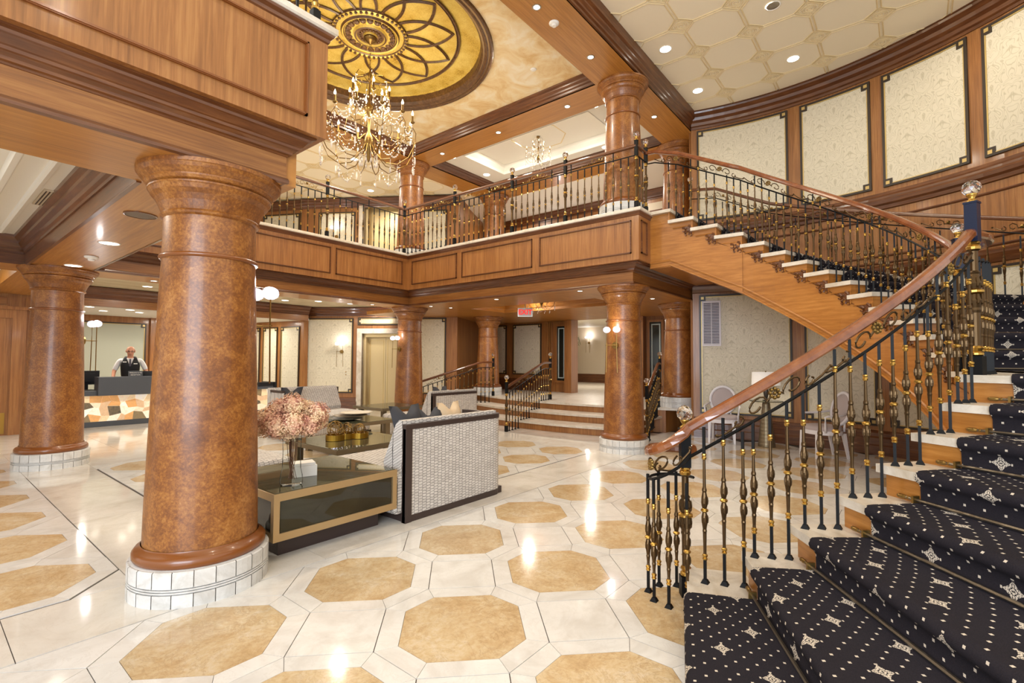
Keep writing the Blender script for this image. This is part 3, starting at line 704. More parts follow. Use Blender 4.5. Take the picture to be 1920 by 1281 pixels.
# raised panels on each face
fpanel((-4, 3.135), (1.805, 3.135), 2.2, 5.66)
W, L, _ = WL((1.805, 8.535), (6.915, 8.535))
for a, b in ((.2, 1.5), (1.62, 3.25), (3.36, 4.95)): fpanel((1.805, 8.535), (6.915, 8.535), a, b)
for a, b in ((.14, 1.52), (1.66, 3.40), (3.56, 5.28)): fpanel((6.915, 8.535), (6.915, 3.135), a, b)
fpanel((6.915, 3.135), (9.9, 3.135), .07, .28)
for a, b in ((.15, 1.7), (1.85, 3.5), (3.65, 5.25)): fpanel((1.805, 3.135), (1.805, 8.535), a, b)

# ---------------------------------------------------------------- ceilings below the gallery
cl = ob('ceiling_lower', MB().box(-4, 1.70, 3.34, 4.06, LO, 2.9), W_X, kind='structure')
ob('soffit_beam', MB().box(.96, 1.61, 4.06, 13.2, LO+.001, 2.9), W_Y, cl)
ob('soffit_beam', MB().box(1.61, 7.76, 8.73, 9.40, LO, 2.9), W_X, cl)
ob('soffit_beam', MB().box(7.11, 7.78, 3.34, 8.73, LO, 2.9), W_Y, cl)
ob('soffit_bead', MB().box(.955, .985, 4.06, 9.4, LO-.012, LO+.02), W_D, cl)
ob('tray_ceiling', MB().box(-6, .96, 4.06, 9.0, 3.02, 3.06), PLASW, cl)
ob('beige_ceiling', MB().box(-6, .96, 9.6, 13.4, 2.95, 3.0).box(1.61, 10, 9.4, 14.2, 2.95, 3.0), TRAV, cl)
ob('soffit_beam', MB().box(-6, .96, 8.95, 9.65, LO, 2.9), W_X, cl)
m = MB(); m.sweep([(.96, 4.06), (.96, 8.95), (-6, 8.95)], [(.0, LO+.001), (.006, LO+.001), (.006, 2.80), (.02, 2.80), (.02, 2.83), (.04, 2.85), (.05, 2.88), (.08, 2.92), (.085, 2.95), (.12, 2.985), (.125, 3.02)], side=1); ob('tray_cornice', m, W_D, cl)
m = MB(); m.sweep([(.74, 4.06), (.74, 8.70), (-6, 8.70)], [(0, 3.02), (0, 2.995), (.03, 2.985), (.05, 2.995), (.06, 3.02), (.20, 3.025), (.22, 2.99), (.26, 2.985), (.28, 3.02)], side=1); ob('plaster_moulding', m, PLASW, cl)
m = MB(); m.sweep([(9.8, 9.40), (-6, 9.40)][::-1], [(0, 2.95), (0, 2.8), (.02, 2.8), (.02, LO), (0, LO)], side=1); 
# wooden coffered ceiling of the entry bay
ob('wood_ceiling', MB().box(7.78, 12.6, 3.34, 4.7, LO, 2.75).box(7.78, 12.6, 8.0, 11.3, LO, 2.75).box(7.78, 8.35, 4.7, 8.0, LO, 2.75).box(9.6, 12.6, 4.7, 8.0, LO, 2.75).box(8.35, 9.6, 4.7, 8.0, 2.95, 3.0), W_X, cl)
m = MB(); m.sweep([(8.35, 4.7), (8.35, 8.0), (9.6, 8.0), (9.6, 4.7)], [(.006, LO+.001), (.006, 2.72), (.03, 2.75), (.06, 2.85), (.1, 2.9), (.12, 2.95)], closed=True); ob('coffer_cornice', m, W_O, cl)
# ---------------------------------------------------------------- upper ceilings
cu = ob('ceiling_upper', MB().box(-5, 10.6, 3.31, 3.975, HI, 6.4), W_X, kind='structure')
ob('soffit_beam', MB().box(7.10, 7.74, 3.975, 9.4, HI+.002, 6.4), W_Y, cu)
ob('soffit_beam', MB().box(.95, 7.10, 8.75, 9.4, HI, 6.4), W_X, cu)
ob('soffit_beam', MB().box(7.74, 10.6, 8.75, 9.4, HI, 6.4), W_X, cu)
ob('soffit_beam', MB().box(.95, 1.62, 3.975, 8.75, HI+.002, 6.4), W_Y, cu)
ob('soffit_beam', MB().box(10.0, 10.64, 3.975, 8.75, HI+.002, 6.4), W_Y, cu)
CIN = [(0, HI), (0, HI+.02), (.02, HI+.03), (.025, HI+.06), (.05, HI+.075), (.055, HI+.10), (.085, HI+.13), (.09, HI+.15), (.125, HI+.175), (.13, HI+.20), (.15, HI+.205)]
m = MB(); m.sweep([(1.62, 3.975), (7.10, 3.975), (7.10, 8.75), (1.62, 8.75)], CIN, side=1, closed=True); ob('gold_room_cornice', m, W_D, cu)
m = MB(); m.sweep([(-5, 3.31), (9.75, 3.31)], CIN[:-1]+[(.15, 6.34)]); ob('stair_hall_cornice', m, W_D, cu)
m = MB(); m.sweep([(7.74, 3.975), (10.0, 3.975), (10.0, 8.75), (7.74, 8.75)], CIN, side=1, closed=True); ob('gallery_cornice', m, W_D, cu)
m = MB(); m.sweep([(7.74, 9.4), (7.0, 9.4), (1, 9.4)], [(o, z) for o, z in CIN], side=-1); ob('far_cornice', m, W_D, cu)
# gold glazed ceiling with a round recess
DC = (4.36, 6.355); DR = 1.87; n = 64; x0, x1, y0, y1 = 1.62, 7.10, 3.975, 8.75
m = MB(); ri = []; ro = []
for i in range(n):
    a = 2*pi*i/n; dx, dy = cos(a), sin(a)
    k = min(((x1 if dx > 0 else x0)-DC[0])/dx if abs(dx) > 1e-6 else 1e9, ((y1 if dy > 0 else y0)-DC[1])/dy if abs(dy) > 1e-6 else 1e9)
    ri.append((DC[0]+DR*dx, DC[1]+DR*dy, 6.25)); ro.append((DC[0]+k*dx, DC[1]+k*dy, 6.25))
m.add(ri+ro, [(i, (i+1) % n, (i+1) % n+n, i+n) for i in range(n)])
for cx in (x0, x1):
    for cy in (y0, y1):
        a = atan2(cy-DC[1], cx-DC[0]) % (2*pi); i = int(a/(2*pi)*n); m.add([ro[i], ro[(i+1) % n], (cx, cy, 6.25)], [(0, 1, 2)])
ob('gold_ceiling', m, CLOUD, cu)
ob('recess_rim', MB().lathe([(1.90, 6.25), (1.885, 6.225), (1.86, 6.22), (1.84, 6.245), (1.82, 6.235), (1.795, 6.225), (1.775, 6.25), (1.755, 6.265), (1.735, 6.255), (1.715, 6.28), (1.70, 6.30), (1.69, 6.44)], (DC[0], DC[1], 0), 72, mats=[0,0,0,1,0,0,0,1,0,0,0,0]), [RIMBROWN, CHAMP], cu)
dome = ob('gold_dome', MB().lathe([(1.70, 6.40), (1.66, 6.45), (.02, 6.47)], (DC[0], DC[1], 0), 64), GOLDLEAF, cu, smooth=True)
def ring(r, z, t): return [(DC[0]+r*cos(2*pi*i/72), DC[1]+r*sin(2*pi*i/72), z) for i in range(72)]
ob('petal_ring', MB().tube(ring(1.36, 6.447, 0), .02, 6, closed=True).tube(ring(1.33, 6.447, 0), .01, 5, closed=True), RIMBROWN, dome)
for i in range(12):
    a = 2*pi*(i+.25)/12; m = MB()
    for sg in (1, -1):
        for o_ in (0, .03):
            pts = []
            for k in range(13):
                q = k/12; rr = .52+(1.29-o_-.52)*q; da = sg*.47*(1-q**1.7)*(1-o_*2.2)
                pts.append((DC[0]+rr*cos(a+da), DC[1]+rr*sin(a+da), 6.448))
            m.tube(pts, .011, 5)
    ob('petal_rib', m, RIMBROWN, dome)
md = ob('ceiling_medallion', MB().lathe([(.57, 6.46), (.56, 6.43), (.535, 6.42), (.515, 6.435), (.50, 6.45), (.44, 6.45), (.42, 6.42), (.40, 6.43), (.385, 6.445), (.26, 6.44), (.24, 6.41), (.215, 6.405), (.20, 6.43), (.11, 6.43), (.10, 6.40), (.07, 6.39), (.05, 6.40), (.01, 6.38)], (DC[0], DC[1], 0), 56, mats=[1,0,0,1,0,1,0,1,0,0,1,0,1,0,1,0,1]), [GOLDLEAF, RIMBROWN], dome)
m = MB()
for i in range(44): a = 2*pi*i/44; m.ball((DC[0]+.535*cos(a), DC[1]+.535*sin(a), 6.425), .026, 6, 4)
ob('bead_ring', m, RIMBROWN, md)
for i in range(20):
    a = 2*pi*i/20; m = MB(); m.ball((DC[0]+.33*cos(a), DC[1]+.33*sin(a), 6.435), .048, 7, 4, 0, 1, 1, .45)
    for s_ in (-1, 1): m.ball((DC[0]+.355*cos(a+s_*.09), DC[1]+.355*sin(a+s_*.09), 6.432), .022, 6, 4)
    m.ball((DC[0]+.155*cos(a), DC[1]+.155*sin(a), 6.425), .02, 6, 4)
    ob('acanthus_leaf', m, RIMBROWN, md)
# plaster octagon ceiling of the stair hall and of the far gallery
Q = .757; OC = octpoly(Q/2-.012, Q-.19); SQ = [(.165,0),(0,.165),(-.165,0),(0,-.165)]
def bead(m, poly, z, r): m.tube([(x, y, z) for x, y in poly], r, 4, 1, closed=True)
mo = MB().prism(OC, -.006, .03); bead(mo, [(x*.97, y*.97) for x, y in OC], -.004, .011)
me_oc = mesh_of('octagon_panel', mo, [PLASTER, PLASTER2])
ms = MB().prism(SQ, -.004, .03); bead(ms, SQ, -.004, .008); bead(ms, [(x*.86, y*.86) for x, y in SQ], -.004, .004)
for r in (.085, .06, .028): bead(ms, [(r*cos(2*pi*i/14), r*sin(2*pi*i/14)) for i in range(14)], -.006, .006)
for i in range(4): bead(ms, [(.115*cos(pi*i/2)+.014*cos(2*pi*k/7), .115*sin(pi*i/2)+.014*sin(2*pi*k/7)) for k in range(7)], -.006, .004)
me_sc = mesh_of('rosette_square', ms, [PLASTER, PLASTER2])
ch = ob('ceiling_hall', MB().box(-5, 10.3, -5, 3.3, 6.35, 6.42), PLASTER, kind='structure')
def offc(x, y): return sqrt((x-WCN[0])**2+(y-WCN[1])**2)
for i in range(-7, 5):
    for j in range(0, 9):
        x, y = 7.34+Q*i, 2.87-Q*j
        if offc(x, y) < 5.15 and atan2(y, x) > radians(-22): inst('octagon_panel', me_oc, (x, y, 6.345), 0, ch)
        if offc(x+Q/2, y-Q/2) < 5.0 and atan2(y, x) > radians(-22): inst('rosette_square', me_sc, (x+Q/2, y-Q/2, 6.345), 0, ch)
ob('cornice_side_panels', MB().box(-5, 10, 3.2, 3.3, 6.325, 6.36), PLASTER, ch)
cf = ob('ceiling_far_gallery', MB().box(-6, 11, 9.4, 18, 6.124, 6.2), PLASTER, kind='structure')
for i in range(0, 10):
    for j in range(0, 8):
        x, y = 1.9+Q*i, 9.95+Q*j
        inst('octagon_panel', me_oc, (x, y, 6.12), 0, cf); inst('rosette_square', me_sc, (x+Q/2, y+Q/2, 6.12), 0, cf)
ob('ceiling_gallery', MB().box(7.74, 8.1, 3.97, 8.75, 6.25, 6.3).box(9.6, 10, 3.97, 8.75, 6.25, 6.3).box(8.1, 9.6, 3.97, 4.7, 6.25, 6.3).box(8.1, 9.6, 8.05, 8.75, 6.25, 6.3).box(8.1, 9.6, 4.7, 8.05, 6.45, 6.5), PLASW, kind='structure')
cg = bpy.data.objects['ceiling_gallery']
m = MB(); m.sweep([(8.1, 4.7), (8.1, 8.05), (9.6, 8.05), (9.6, 4.7)], [(.0, 6.25), (0, 6.235), (.03, 6.24), (.05, 6.3), (.1, 6.36), (.11, 6.45)], closed=True); ob('tray_moulding', m, PLASW, cg)
m = MB(); o8 = [(8.75+.62*cos(pi/8+pi*i/4), 6.35+.62*sin(pi/8+pi*i/4), 6.45) for i in range(8)]; m.tube(o8, .012, 4, closed=True); ob('octagon_bead', m, PLASTER2, cg)
ob('ceiling_entry_upper', MB().box(10.64, 12.7, 2, 11.5, 6.06, 6.1), PLASW, kind='structure')
# ---------------------------------------------------------------- staircase
TH = {k: -152 + 6.8*(k-2) for k in range(1, 9)}; TH[1] = -159.8
for k in range(9, 20): TH[k] = -70.8 + 6.9*(k-9)
YS = {20: 2.10, 21: 2.44, 22: 2.78}
RI, RO = 2.25, 4.42
def nose(k, r, d=0.0):
    """plan point on nosing line k at radius r, moved d metres in the direction of ascent"""
    if k >= 20: return (SCN[0]+r-.035, YS[k]+d)
    a = radians(TH[k])+d/r; return (SCN[0]+r*cos(a), SCN[1]+r*sin(a))
def zn(a):
    if a <= TH[8]: return RISE*(2+(a+152)/6.8)
    if a <= TH[9]: return RISE*8+RISE*(a-TH[8])/(TH[9]-TH[8])
    return RISE*(9+(a+70.8)/6.9)
stc = empty('staircase', (SCN[0], SCN[1]-RI, 0), 'grand curved staircase with pale marble treads and amber wood stringer', 'staircase')
def quad_sector(k, d0, k2, d2, r0, r1, z0, z1, n=6, mb=None, mi=0):
    mb = mb or MB(); A = []; B = []
    # boundary: front line r0..r1, back line r1..r0, with arcs subdivided
    front = [nose(k, r0+(r1-r0)*i/4, d0) for i in range(5)]
    back = [nose(k2, r0+(r1-r0)*i/4, d2) for i in range(5)]
    def side(r, p, q):
        out = []
        for i in range(1, n):
            t = i/n; x, y = p[0]+(q[0]-p[0])*t, p[1]+(q[1]-p[1])*t
            if k2 <= 19 or True:
                v = Vector((x-SCN[0], y-SCN[1]));
                if k2 <= 19: v = v.normalized()*r
                out.append((SCN[0]+v.x, SCN[1]+v.y))
        return out
    inner = side(r0, front[0], back[0]); outer = side(r1, front[-1], back[-1])
    L_ = [front[0]]+inner+[back[0]]; R_ = [front[-1]]+outer+[back[-1]]
    vs = []
    for a, b in zip(L_, R_): vs += [(a[0], a[1], z0), (a[0], a[1], z1), (b[0], b[1], z1), (b[0], b[1], z0)]
    o = len(mb.v); mb.v += vs; q = len(L_)
    for i in range(q-1):
        for j in range(4): mb.f.append((o+4*i+j, o+4*i+4+j, o+4*i+4+(j+1) % 4, o+4*i+(j+1) % 4)); mb.m.append(mi)
    mb.f += [(o, o+1, o+2, o+3), (o+4*q-1, o+4*q-2, o+4*q-3, o+4*q-4)]; mb.m += [mi, mi]
    return mb
for k in range(1, 23):
    z = RISE*k; nx = k+1; n = 10 if k == 8 else 3
    r0 = RI-.02 if k != 1 else 2.10
    if k < 22: m = quad_sector(k, 0, nx, .05, r0, RO, z-.048, z, n)
    else:
        m = MB().box(7.26, 9.62, 2.78, 3.16, z-.048, z)
    ob('tread', m, M_STEP, stc)
    r0 = RI+.02 if k != 1 else 2.14
    if k < 22: m = quad_sector(k, .028, k, .05, r0, RO-.03, z-RISE, z-.048, 1)
    else: m = MB().box(7.30, 9.6, 2.81, 2.83, z-RISE, z-.048)
    ob('riser', m, W_O, stc)
# inner stringer below each tread, stepped on top and raked below
def zb(a): return max(.0, zn(a)-.88) if a > TH[8] else max(0, zn(a)-.95)
def inner_pts(k, r):   # polyline of stringer below tread k
    if k < 19:
        a0, a1 = TH[k]+.75, TH[k+1]+.75; n = 8 if k == 8 else 2
        return [(SCN[0]+r*cos(radians(a0+(a1-a0)*i/n)), SCN[1]+r*sin(radians(a0+(a1-a0)*i/n)), zn(a0+(a1-a0)*i/n)) for i in range(n+1)]
    y0 = {19: SCN[1]+r*sin(radians(TH[19]+.75)), 20: 2.13, 21: 2.47, 22: 2.81}[k]; y1 = {19: 2.13, 20: 2.47, 21: 2.81, 22: 3.135}[k]
    zz = lambda y: RISE*(20+(y-2.10)/.34) if y > 2.1 else RISE*(19+(y-1.76)/.34)
    return [(SCN[0]+r-.015, y, zz(y)) for y in (y0, y1)]
def strip_wall(pts, ztop, zbot, dr, mb):
    o = len(mb.v); n = len(pts)
    for p, zt, zz in zip(pts, ztop, zbot):
        v = Vector((p[0]-SCN[0], p[1]-SCN[1])).normalized()*dr
        mb.v += [(p[0], p[1], zz), (p[0], p[1], zt), (p[0]+v.x, p[1]+v.y, zt), (p[0]+v.x, p[1]+v.y, zz)]
    for i in range(n-1):
        for j in range(4): mb.f.append((o+4*i+j, o+4*i+4+j, o+4*i+4+(j+1) % 4, o+4*i+(j+1) % 4)); mb.m.append(0)
    mb.f += [(o, o+1, o+2, o+3), (o+4*n-1, o+4*n-2, o+4*n-3, o+4*n-4)]; mb.m += [0, 0]
mst = MB(); und = []; lowpath = []
for k in range(2, 23):
    P = inner_pts(k, RI+.02)
    zt = [RISE*k-.048]*len(P)
    zbt = [max(0, z-(.88 if k > 8 else .93)) if k != 22 else 2.9 for x, y, z in P]
    if k == 8: zbt = [.30+(.665-.30)*i/(len(P)-1) for i in range(len(P))]
    if k < 8: zbt = [0]*len(P)
    strip_wall(P, zt, zbt, .05, mst)
    if k >= 8:
        lowpath += [(p[0], p[1], z) for p, z in zip(P, zbt)][0 if k == 8 else 1:]
STR_O = ob('stringer', mst, W_O, stc)
def inward(p, d): v = Vector((SCN[0]-p[0], SCN[1]-p[1])); v = Vector((-1, 0)) if p[1] > 1.9 else v.normalized(); return (p[0]+v.x*d, p[1]+v.y*d)
bm_ = MB()
lp2 = [(*inward(p, .006), p[2]+.085) for p in lowpath if p[2] < 2.92]
bm_.tube(lp2, .017, 6); bm_.tube([(*inward(p, .004), p[2]+.012) for p in lowpath if p[2] < 2.95], .016, 5); ob('stringer_bead', bm_, W_O, stc)
bm_ = MB(); bm_.tube([(*inward(p, .003), p[2]+.60) for p in lowpath if p[2] < 2.7], .005, 4); ob('stringer_groove', bm_, W_D, stc)
# underside
m = MB()
for i in range(len(lowpath)-1):
    a, b = lowpath[i], lowpath[i+1]
    def outp(p):
        if p[1] > 1.9: return (SCN[0]+RO-.03, p[1], p[2])
        v = Vector((p[0]-SCN[0], p[1]-SCN[1])).normalized()*(RO-.03); return (SCN[0]+v.x, SCN[1]+v.y, p[2])
    m.add([a, b, outp(b), outp(a)], [(0, 1, 2, 3)])
ob('stair_soffit', m, W_O, stc)
# outer stringer
m = MB()
for k in range(2, 23):
    P = inner_pts(k, RO-.08)
    if k == 22: P = [(SCN[0]+RO-.1, 2.81, 3.78), (SCN[0]+RO-.1, 3.135, 3.78)]
    zbt = [max(0, z-.88) if k >= 8 else 0 for x, y, z in P]
    strip_wall(P, [RISE*k-.048]*len(P), zbt, .05, m)
ob('outer_stringer', m, W_O, stc)
# carved brackets and bead under each visible tread end
for k in range(9, 22):
    r = RI+.018
    def at(t, z):          # t metres up the stair from the nosing
        if k < 19: a = radians(TH[k])+t/r; return Vector((SCN[0]+r*cos(a), SCN[1]+r*sin(a), z))
        if k == 19:
            a = radians(TH[19])+t/r; p = Vector((SCN[0]+r*cos(a), SCN[1]+r*sin(a), z)); return p if p.y < 1.83 else Vector((SCN[0]+r-.002, p.y, z))
        return Vector((SCN[0]+r-.017, YS[k]+t, z))
    inn = lambda p, d: Vector((*inward(p, d), p.z))
    z = RISE*k; wd = .27 if k < 19 else .33; m = MB()
    # frame line: along under the tread and down at the front
    m.tube([inn(at(.03, z-RISE-.10), .008), inn(at(.03, z-.125), .008), inn(at(wd, z-.125), .008)], .009, 4)
    m2 = MB()
    for (cx, cz, rr, a0, a1, t) in ((.09, -.175, .04, 90, 400, .017), (.165, -.19, .036, 60, 330, .016), (.105, -.245, .04, -60, 210, .016), (.06, -.275, .03, 0, 300, .013)):
        pts = []
        for i in range(9):
            a = radians(a0+(a1-a0)*i/8); s_ = rr*(1-.45*i/8); pts.append(inn(at(cx+cos(a)*s_, z+cz+.01+sin(a)*s_), .010))
        m2.tube(pts, [t*(1-.55*i/8) for i in range(9)], 5)
    c0 = at(.04, z-.14); m2.add([inn(at(.035, z-.13), .01), inn(at(.17, z-.13), .01), inn(at(.10, z-.19), .012), inn(at(.05, z-.25), .01), inn(at(.035, z-.27), .008)], [(0, 1, 2, 3, 4)])
    ob('tread_bead', m, W_O, stc); ob('carved_bracket', m2, W_D, stc)
# ---------------------------------------------------------------- carpet runner and stair rods
cr0, cr1 = 2.48, 4.22; NR = 10
rows = []   # (k, d, z)
for k in range(1, 23):
    z = RISE*k; zl = RISE*(k-1)+.012
    if k == 1: rows.append((k, .02, .0))
    else: rows.append((k, .018, zl))
    rows += [(k, .016, z-.075), (k, .004, z-.055), (k, -.012, z-.045), (k, -.02, z-.025), (k, -.016, z-.004), (k, -.002, z+.010), (k, .03, z+.013)]
    if k == 8:
        rows += [(k, .03+ (1.55)*i/8 *1.0, z+.013) for i in range(1, 8)]
rows.append((22, .4, 3.795))
m = MB(); m.uv = []; vv = 0; pr = None; Vs = []
for (k, d, z) in rows:
    ps = []
    for i in range(NR+1):
        r = cr0+(cr1-cr0)*i/NR
        dd = d*(r/RI) if (k == 8 and d > .05) else d
        ps.append((*nose(k, r, dd), z))
    mid = Vector(ps[NR//2]); vv += (mid-pr).length if pr is not None else 0; pr = mid; Vs.append(vv); m.v += ps
for j in range(len(rows)-1):
    for i in range(NR):
        a = j*(NR+1)+i; m.f.append((a, a+1, a+NR+2, a+NR+1)); m.m.append(0)
        u0, u1 = (cr1-cr0)*i/NR, (cr1-cr0)*(i+1)/NR
        m.uv += [(u0, Vs[j]), (u1, Vs[j]), (u1, Vs[j+1]), (u0, Vs[j+1])]
cp = bpy.data.objects.new('carpet_runner', mesh_of('carpet_runner', m, CARPET, (3.0, -.5, .3), True)); link(cp, None, (3.0, -.5, .3))
props(cp, 'navy stair carpet runner with cream dots and small floral motifs on the curved staircase', 'carpet')
me_fin = mesh_of('finial', MB().lathe([(.001, -.045), (.007, -.04), (.010, -.03), (.006, -.022), (.011, -.014), (.013, 0), (.011, .012), (.013, .02), (.008, .03), (.001, .034)], (0, 0, 0), 8), BRASSD, smooth=True)
for k in range(2, 23):
    z = RISE*(k-1)+.028; a = nose(k, cr0-.06, -.006); b = nose(k, cr1+.05, -.006)
    rd = ob('stair_rod', MB().tube([(*a, z), (*b, z)], .0085, 6), plain('rod_bronze', '6f6557', .35, .8) if k == 2 else bpy.data.materials['rod_bronze'], cp)
    dirv = Vector((b[0]-a[0], b[1]-a[1], 0)).normalized()
    for e, s_ in ((a, -1), (b, 1)):
        f = inst('finial', me_fin, (e[0]+dirv.x*s_*.02, e[1]+dirv.y*s_*.02, z), 0, rd); f.rotation_euler = (0, radians(90)*s_, atan2(dirv.y, dirv.x)) 
        br = ob('rod_bracket', MB().obox((e[0]-dirv.x*s_*.05, e[1]-dirv.y*s_*.05, z), dirv*.006, (-dirv.y*.02, dirv.x*.02, 0), (0, 0, .02)), BRASSD, rd)

# ---------------------------------------------------------------- balustrades
def baluster_mesh(name, L, shift=0.0, far=False, s=1.0):
    """square iron bar, fluted bronze rod with two acanthus swellings and brass collars; shift moves the ornament up with the rake"""
    m = MB(); q = .0075*s
    m.add([(-.021,-.021,0),(.021,-.021,0),(.021,.021,0),(-.021,.021,0),(-.011,-.011,.022),(.011,-.011,.022),(.011,.011,.022),(-.011,.011,.022)], [(0,1,5,4),(1,2,6,5),(2,3,7,6),(3,0,4,7),(4,5,6,7)], 0)
    b0 = .13+shift; t0 = L-.16+shift*.6 if shift else L-.16; t0 = min(t0, L-.06)
    m.box(-q, q, -q, q, .02, b0, 0)
    c = b0+ (t0-b0)*.47; sg = 6 if far else 10
    prof = [(.008,b0),(.0145,b0+.004),(.0145,b0+.010),(.010,b0+.014),(.0155,b0+.022),(.0155,b0+.030),(.009,b0+.036),
            (.0085,b0+.05),(.0105,c-.13),(.0125,c-.118),(.0105,c-.108),(.0115,c-.10),(.0165,c-.065),(.018,c-.04),(.0135,c-.018),(.012,c-.012),(.021,c-.004),(.021,c+.004),(.012,c+.012),(.0145,c+.02),(.0185,c+.042),(.017,c+.07),(.011,c+.105),(.0135,c+.113),(.0125,c+.124),(.009,c+.132),
            (.0075,t0-.03),(.0125,t0-.026),(.014,t0-.016),(.0105,t0-.008),(.014,t0-.002),(.013,t0+.006),(.007,t0+.008)]
    mats = []
    for (r, z), (r2, z2) in zip(prof, prof[1:]):
        zz = (z+z2)/2
        mats.append(2 if (zz < b0+.036 or abs(zz-c) < .013 or zz > t0-.03) else 1)
    m.lathe([(r*s, z) for r, z in prof], (0, 0, 0), sg, mats=mats)
    if not far:
        for zc in (c-.05, c+.055):
            for i in range(5):
                a = 2*pi*i/5; m.ball((.0155*cos(a), .0155*sin(a), zc), .0062, 5, 4, 1, 1, 1, 4.2)
    m.box(-q, q, -q, q, t0+.005, L, 0)
    return mesh_of(name, m, [IRON, BRONZE, BRASS])
def ball_mesh():
    import bmesh
    b = bmesh.new(); bmesh.ops.create_icosphere(b, subdivisions=2, radius=.05); me = bpy.data.meshes.new('crystal_ball'); b.to_mesh(me); b.free(); me.materials.append(CRYSTAL); return me
ME_BALL = ball_mesh()
ME_CUP = mesh_of('brass_cup', MB().lathe([(.03,0),(.03,.008),(.018,.016),(.016,.026),(.026,.042),(.03,.052),(.022,.056),(.01,.05)], (0,0,0), 14), BRASS, smooth=True)
def newel(parent, p, h, w=.024, rz=0, topm=None, big=False):
    """iron block, brass and bronze shaft, iron foot; returns post"""
    m = MB(); s = w
    m.box(-s*1.15, s*1.15, -s*1.15, s*1.15, 0, .12, 0)
    pr = [(s*.8,.12),(s*1.15,.128),(s*1.15,.14),(s*.8,.15),(s*1.1,.17),(s*.75,.185),(s*.8,h*.36),(s*.95,h*.375),(s*.85,h*.39),(s*1.25,h*.43),(s*.95,h*.468),(s*1.5,h*.478),(s*1.5,h*.49),(s*.95,h*.50),(s*1.3,h*.53),(s*.85,h*.585),(s*1.0,h*.595),(s*.7,h*.605),(s*.72,h*.72),(s*1.1,h*.73),(s*1.2,h*.745),(s*.9,h*.755),(s*1.15,h*.765),(s*.9,h*.78)]
    mats = [2 if (i < 5 or 10 <= i <= 12 or i > 18) else 1 for i in range(len(pr)-1)]
    m.lathe(pr, (0,0,0), 12, mats=mats)
    for zc in (h*.44, h*.54):
        for i in range(7): a = 2*pi*i/7; m.ball((s*1.05*cos(a), s*1.05*sin(a), zc), s*.36, 5, 4, 1, 1, 1, 3.4)
    m.box(-s, s, -s, s, h*.775, h, 3); m.box(-s*1.12, s*1.12, -s*1.12, s*1.12, h, h+.012, 3)
    o = inst('newel_post', mesh_of('newel_post', m, [IRON, BRONZE, BRASS, topm or IRON]), p, rz, parent)
    c = inst('brass_cup', ME_CUP, (p[0], p[1], p[2]+h+.012), 0, o); b = inst('crystal_ball', ME_BALL, (p[0], p[1], p[2]+h+.105), 0, o)
    return o
RAILP = [(-.026,-.012),(-.026,.008),(-.020,.022),(-.008,.030),(.008,.030),(.020,.022),(.026,.008),(.026,-.012),(.018,-.022),(-.018,-.022)]
def rail3(path, mb, prof=RAILP, mi=0, sc=1.0):
    P = [Vector(p) for p in path]; n = len(P); o = len(mb.v); k = len(prof)
    for i, p in enumerate(P):
        t = (P[min(i+1, n-1)]-P[max(i-1, 0)]); h = Vector((t.x, t.y, 0)).normalized(); s = Vector((h.y, -h.x, 0)); u = s.cross(t.normalized())
        if u.z < 0: u = -u
        for a, b in prof: mb.v.append(tuple(p+s*a*sc+u*b*sc))
    for i in range(n-1):
        for j in range(k): mb.f.append((o+i*k+j, o+i*k+(j+1) % k, o+(i+1)*k+(j+1) % k, o+(i+1)*k+j)); mb.m.append(mi)
    mb.f += [tuple(o+j for j in range(k)), tuple(o+(n-1)*k+j for j in range(k))[::-1]]; mb.m += [mi, mi]
class Path:
    def __init__(s, pts):
        s.p = [Vector(q) for q in pts]; s.d = [0]
        for a, b in zip(s.p, s.p[1:]): s.d.append(s.d[-1]+Vector((b.x-a.x, b.y-a.y)).length)
        s.L = s.d[-1]
    def at(s, u):
        u = min(max(u, 0), s.L)
        for i in range(len(s.p)-1):
            if u <= s.d[i+1]+1e-9:
                t = (u-s.d[i])/max(1e-9, s.d[i+1]-s.d[i]); return s.p[i].lerp(s.p[i+1], t)
        return s.p[-1]
    def sub(s, a, b, step=.06):
        n = max(2, int((b-a)/step)+1); return [s.at(a+(b-a)*i/n) for i in range(n+1)]
SPIR = []
def spiral(cx, cz, r0, a0, a1, n=12, k=.55): return [(cx+r0*(1-k*i/n)*cos(radians(a0+(a1-a0)*i/n)), cz+r0*(1-k*i/n)*sin(radians(a0+(a1-a0)*i/n))) for i in range(n+1)]
SC_ = 1.22
SCR = [spiral(.075, .055, .042, 200, -150), spiral(.15, .03, .025, 100, 420), [(-.24, .02), (-.20, .012), (-.15, .02)], spiral(-.075, .055, .042, -20, 330), spiral(-.15, .03, .025, 80, -240), [(.15, .01), (.20, .02), (.24, .04)], [(-.033, .05), (0, .075), (.033, .05)]]
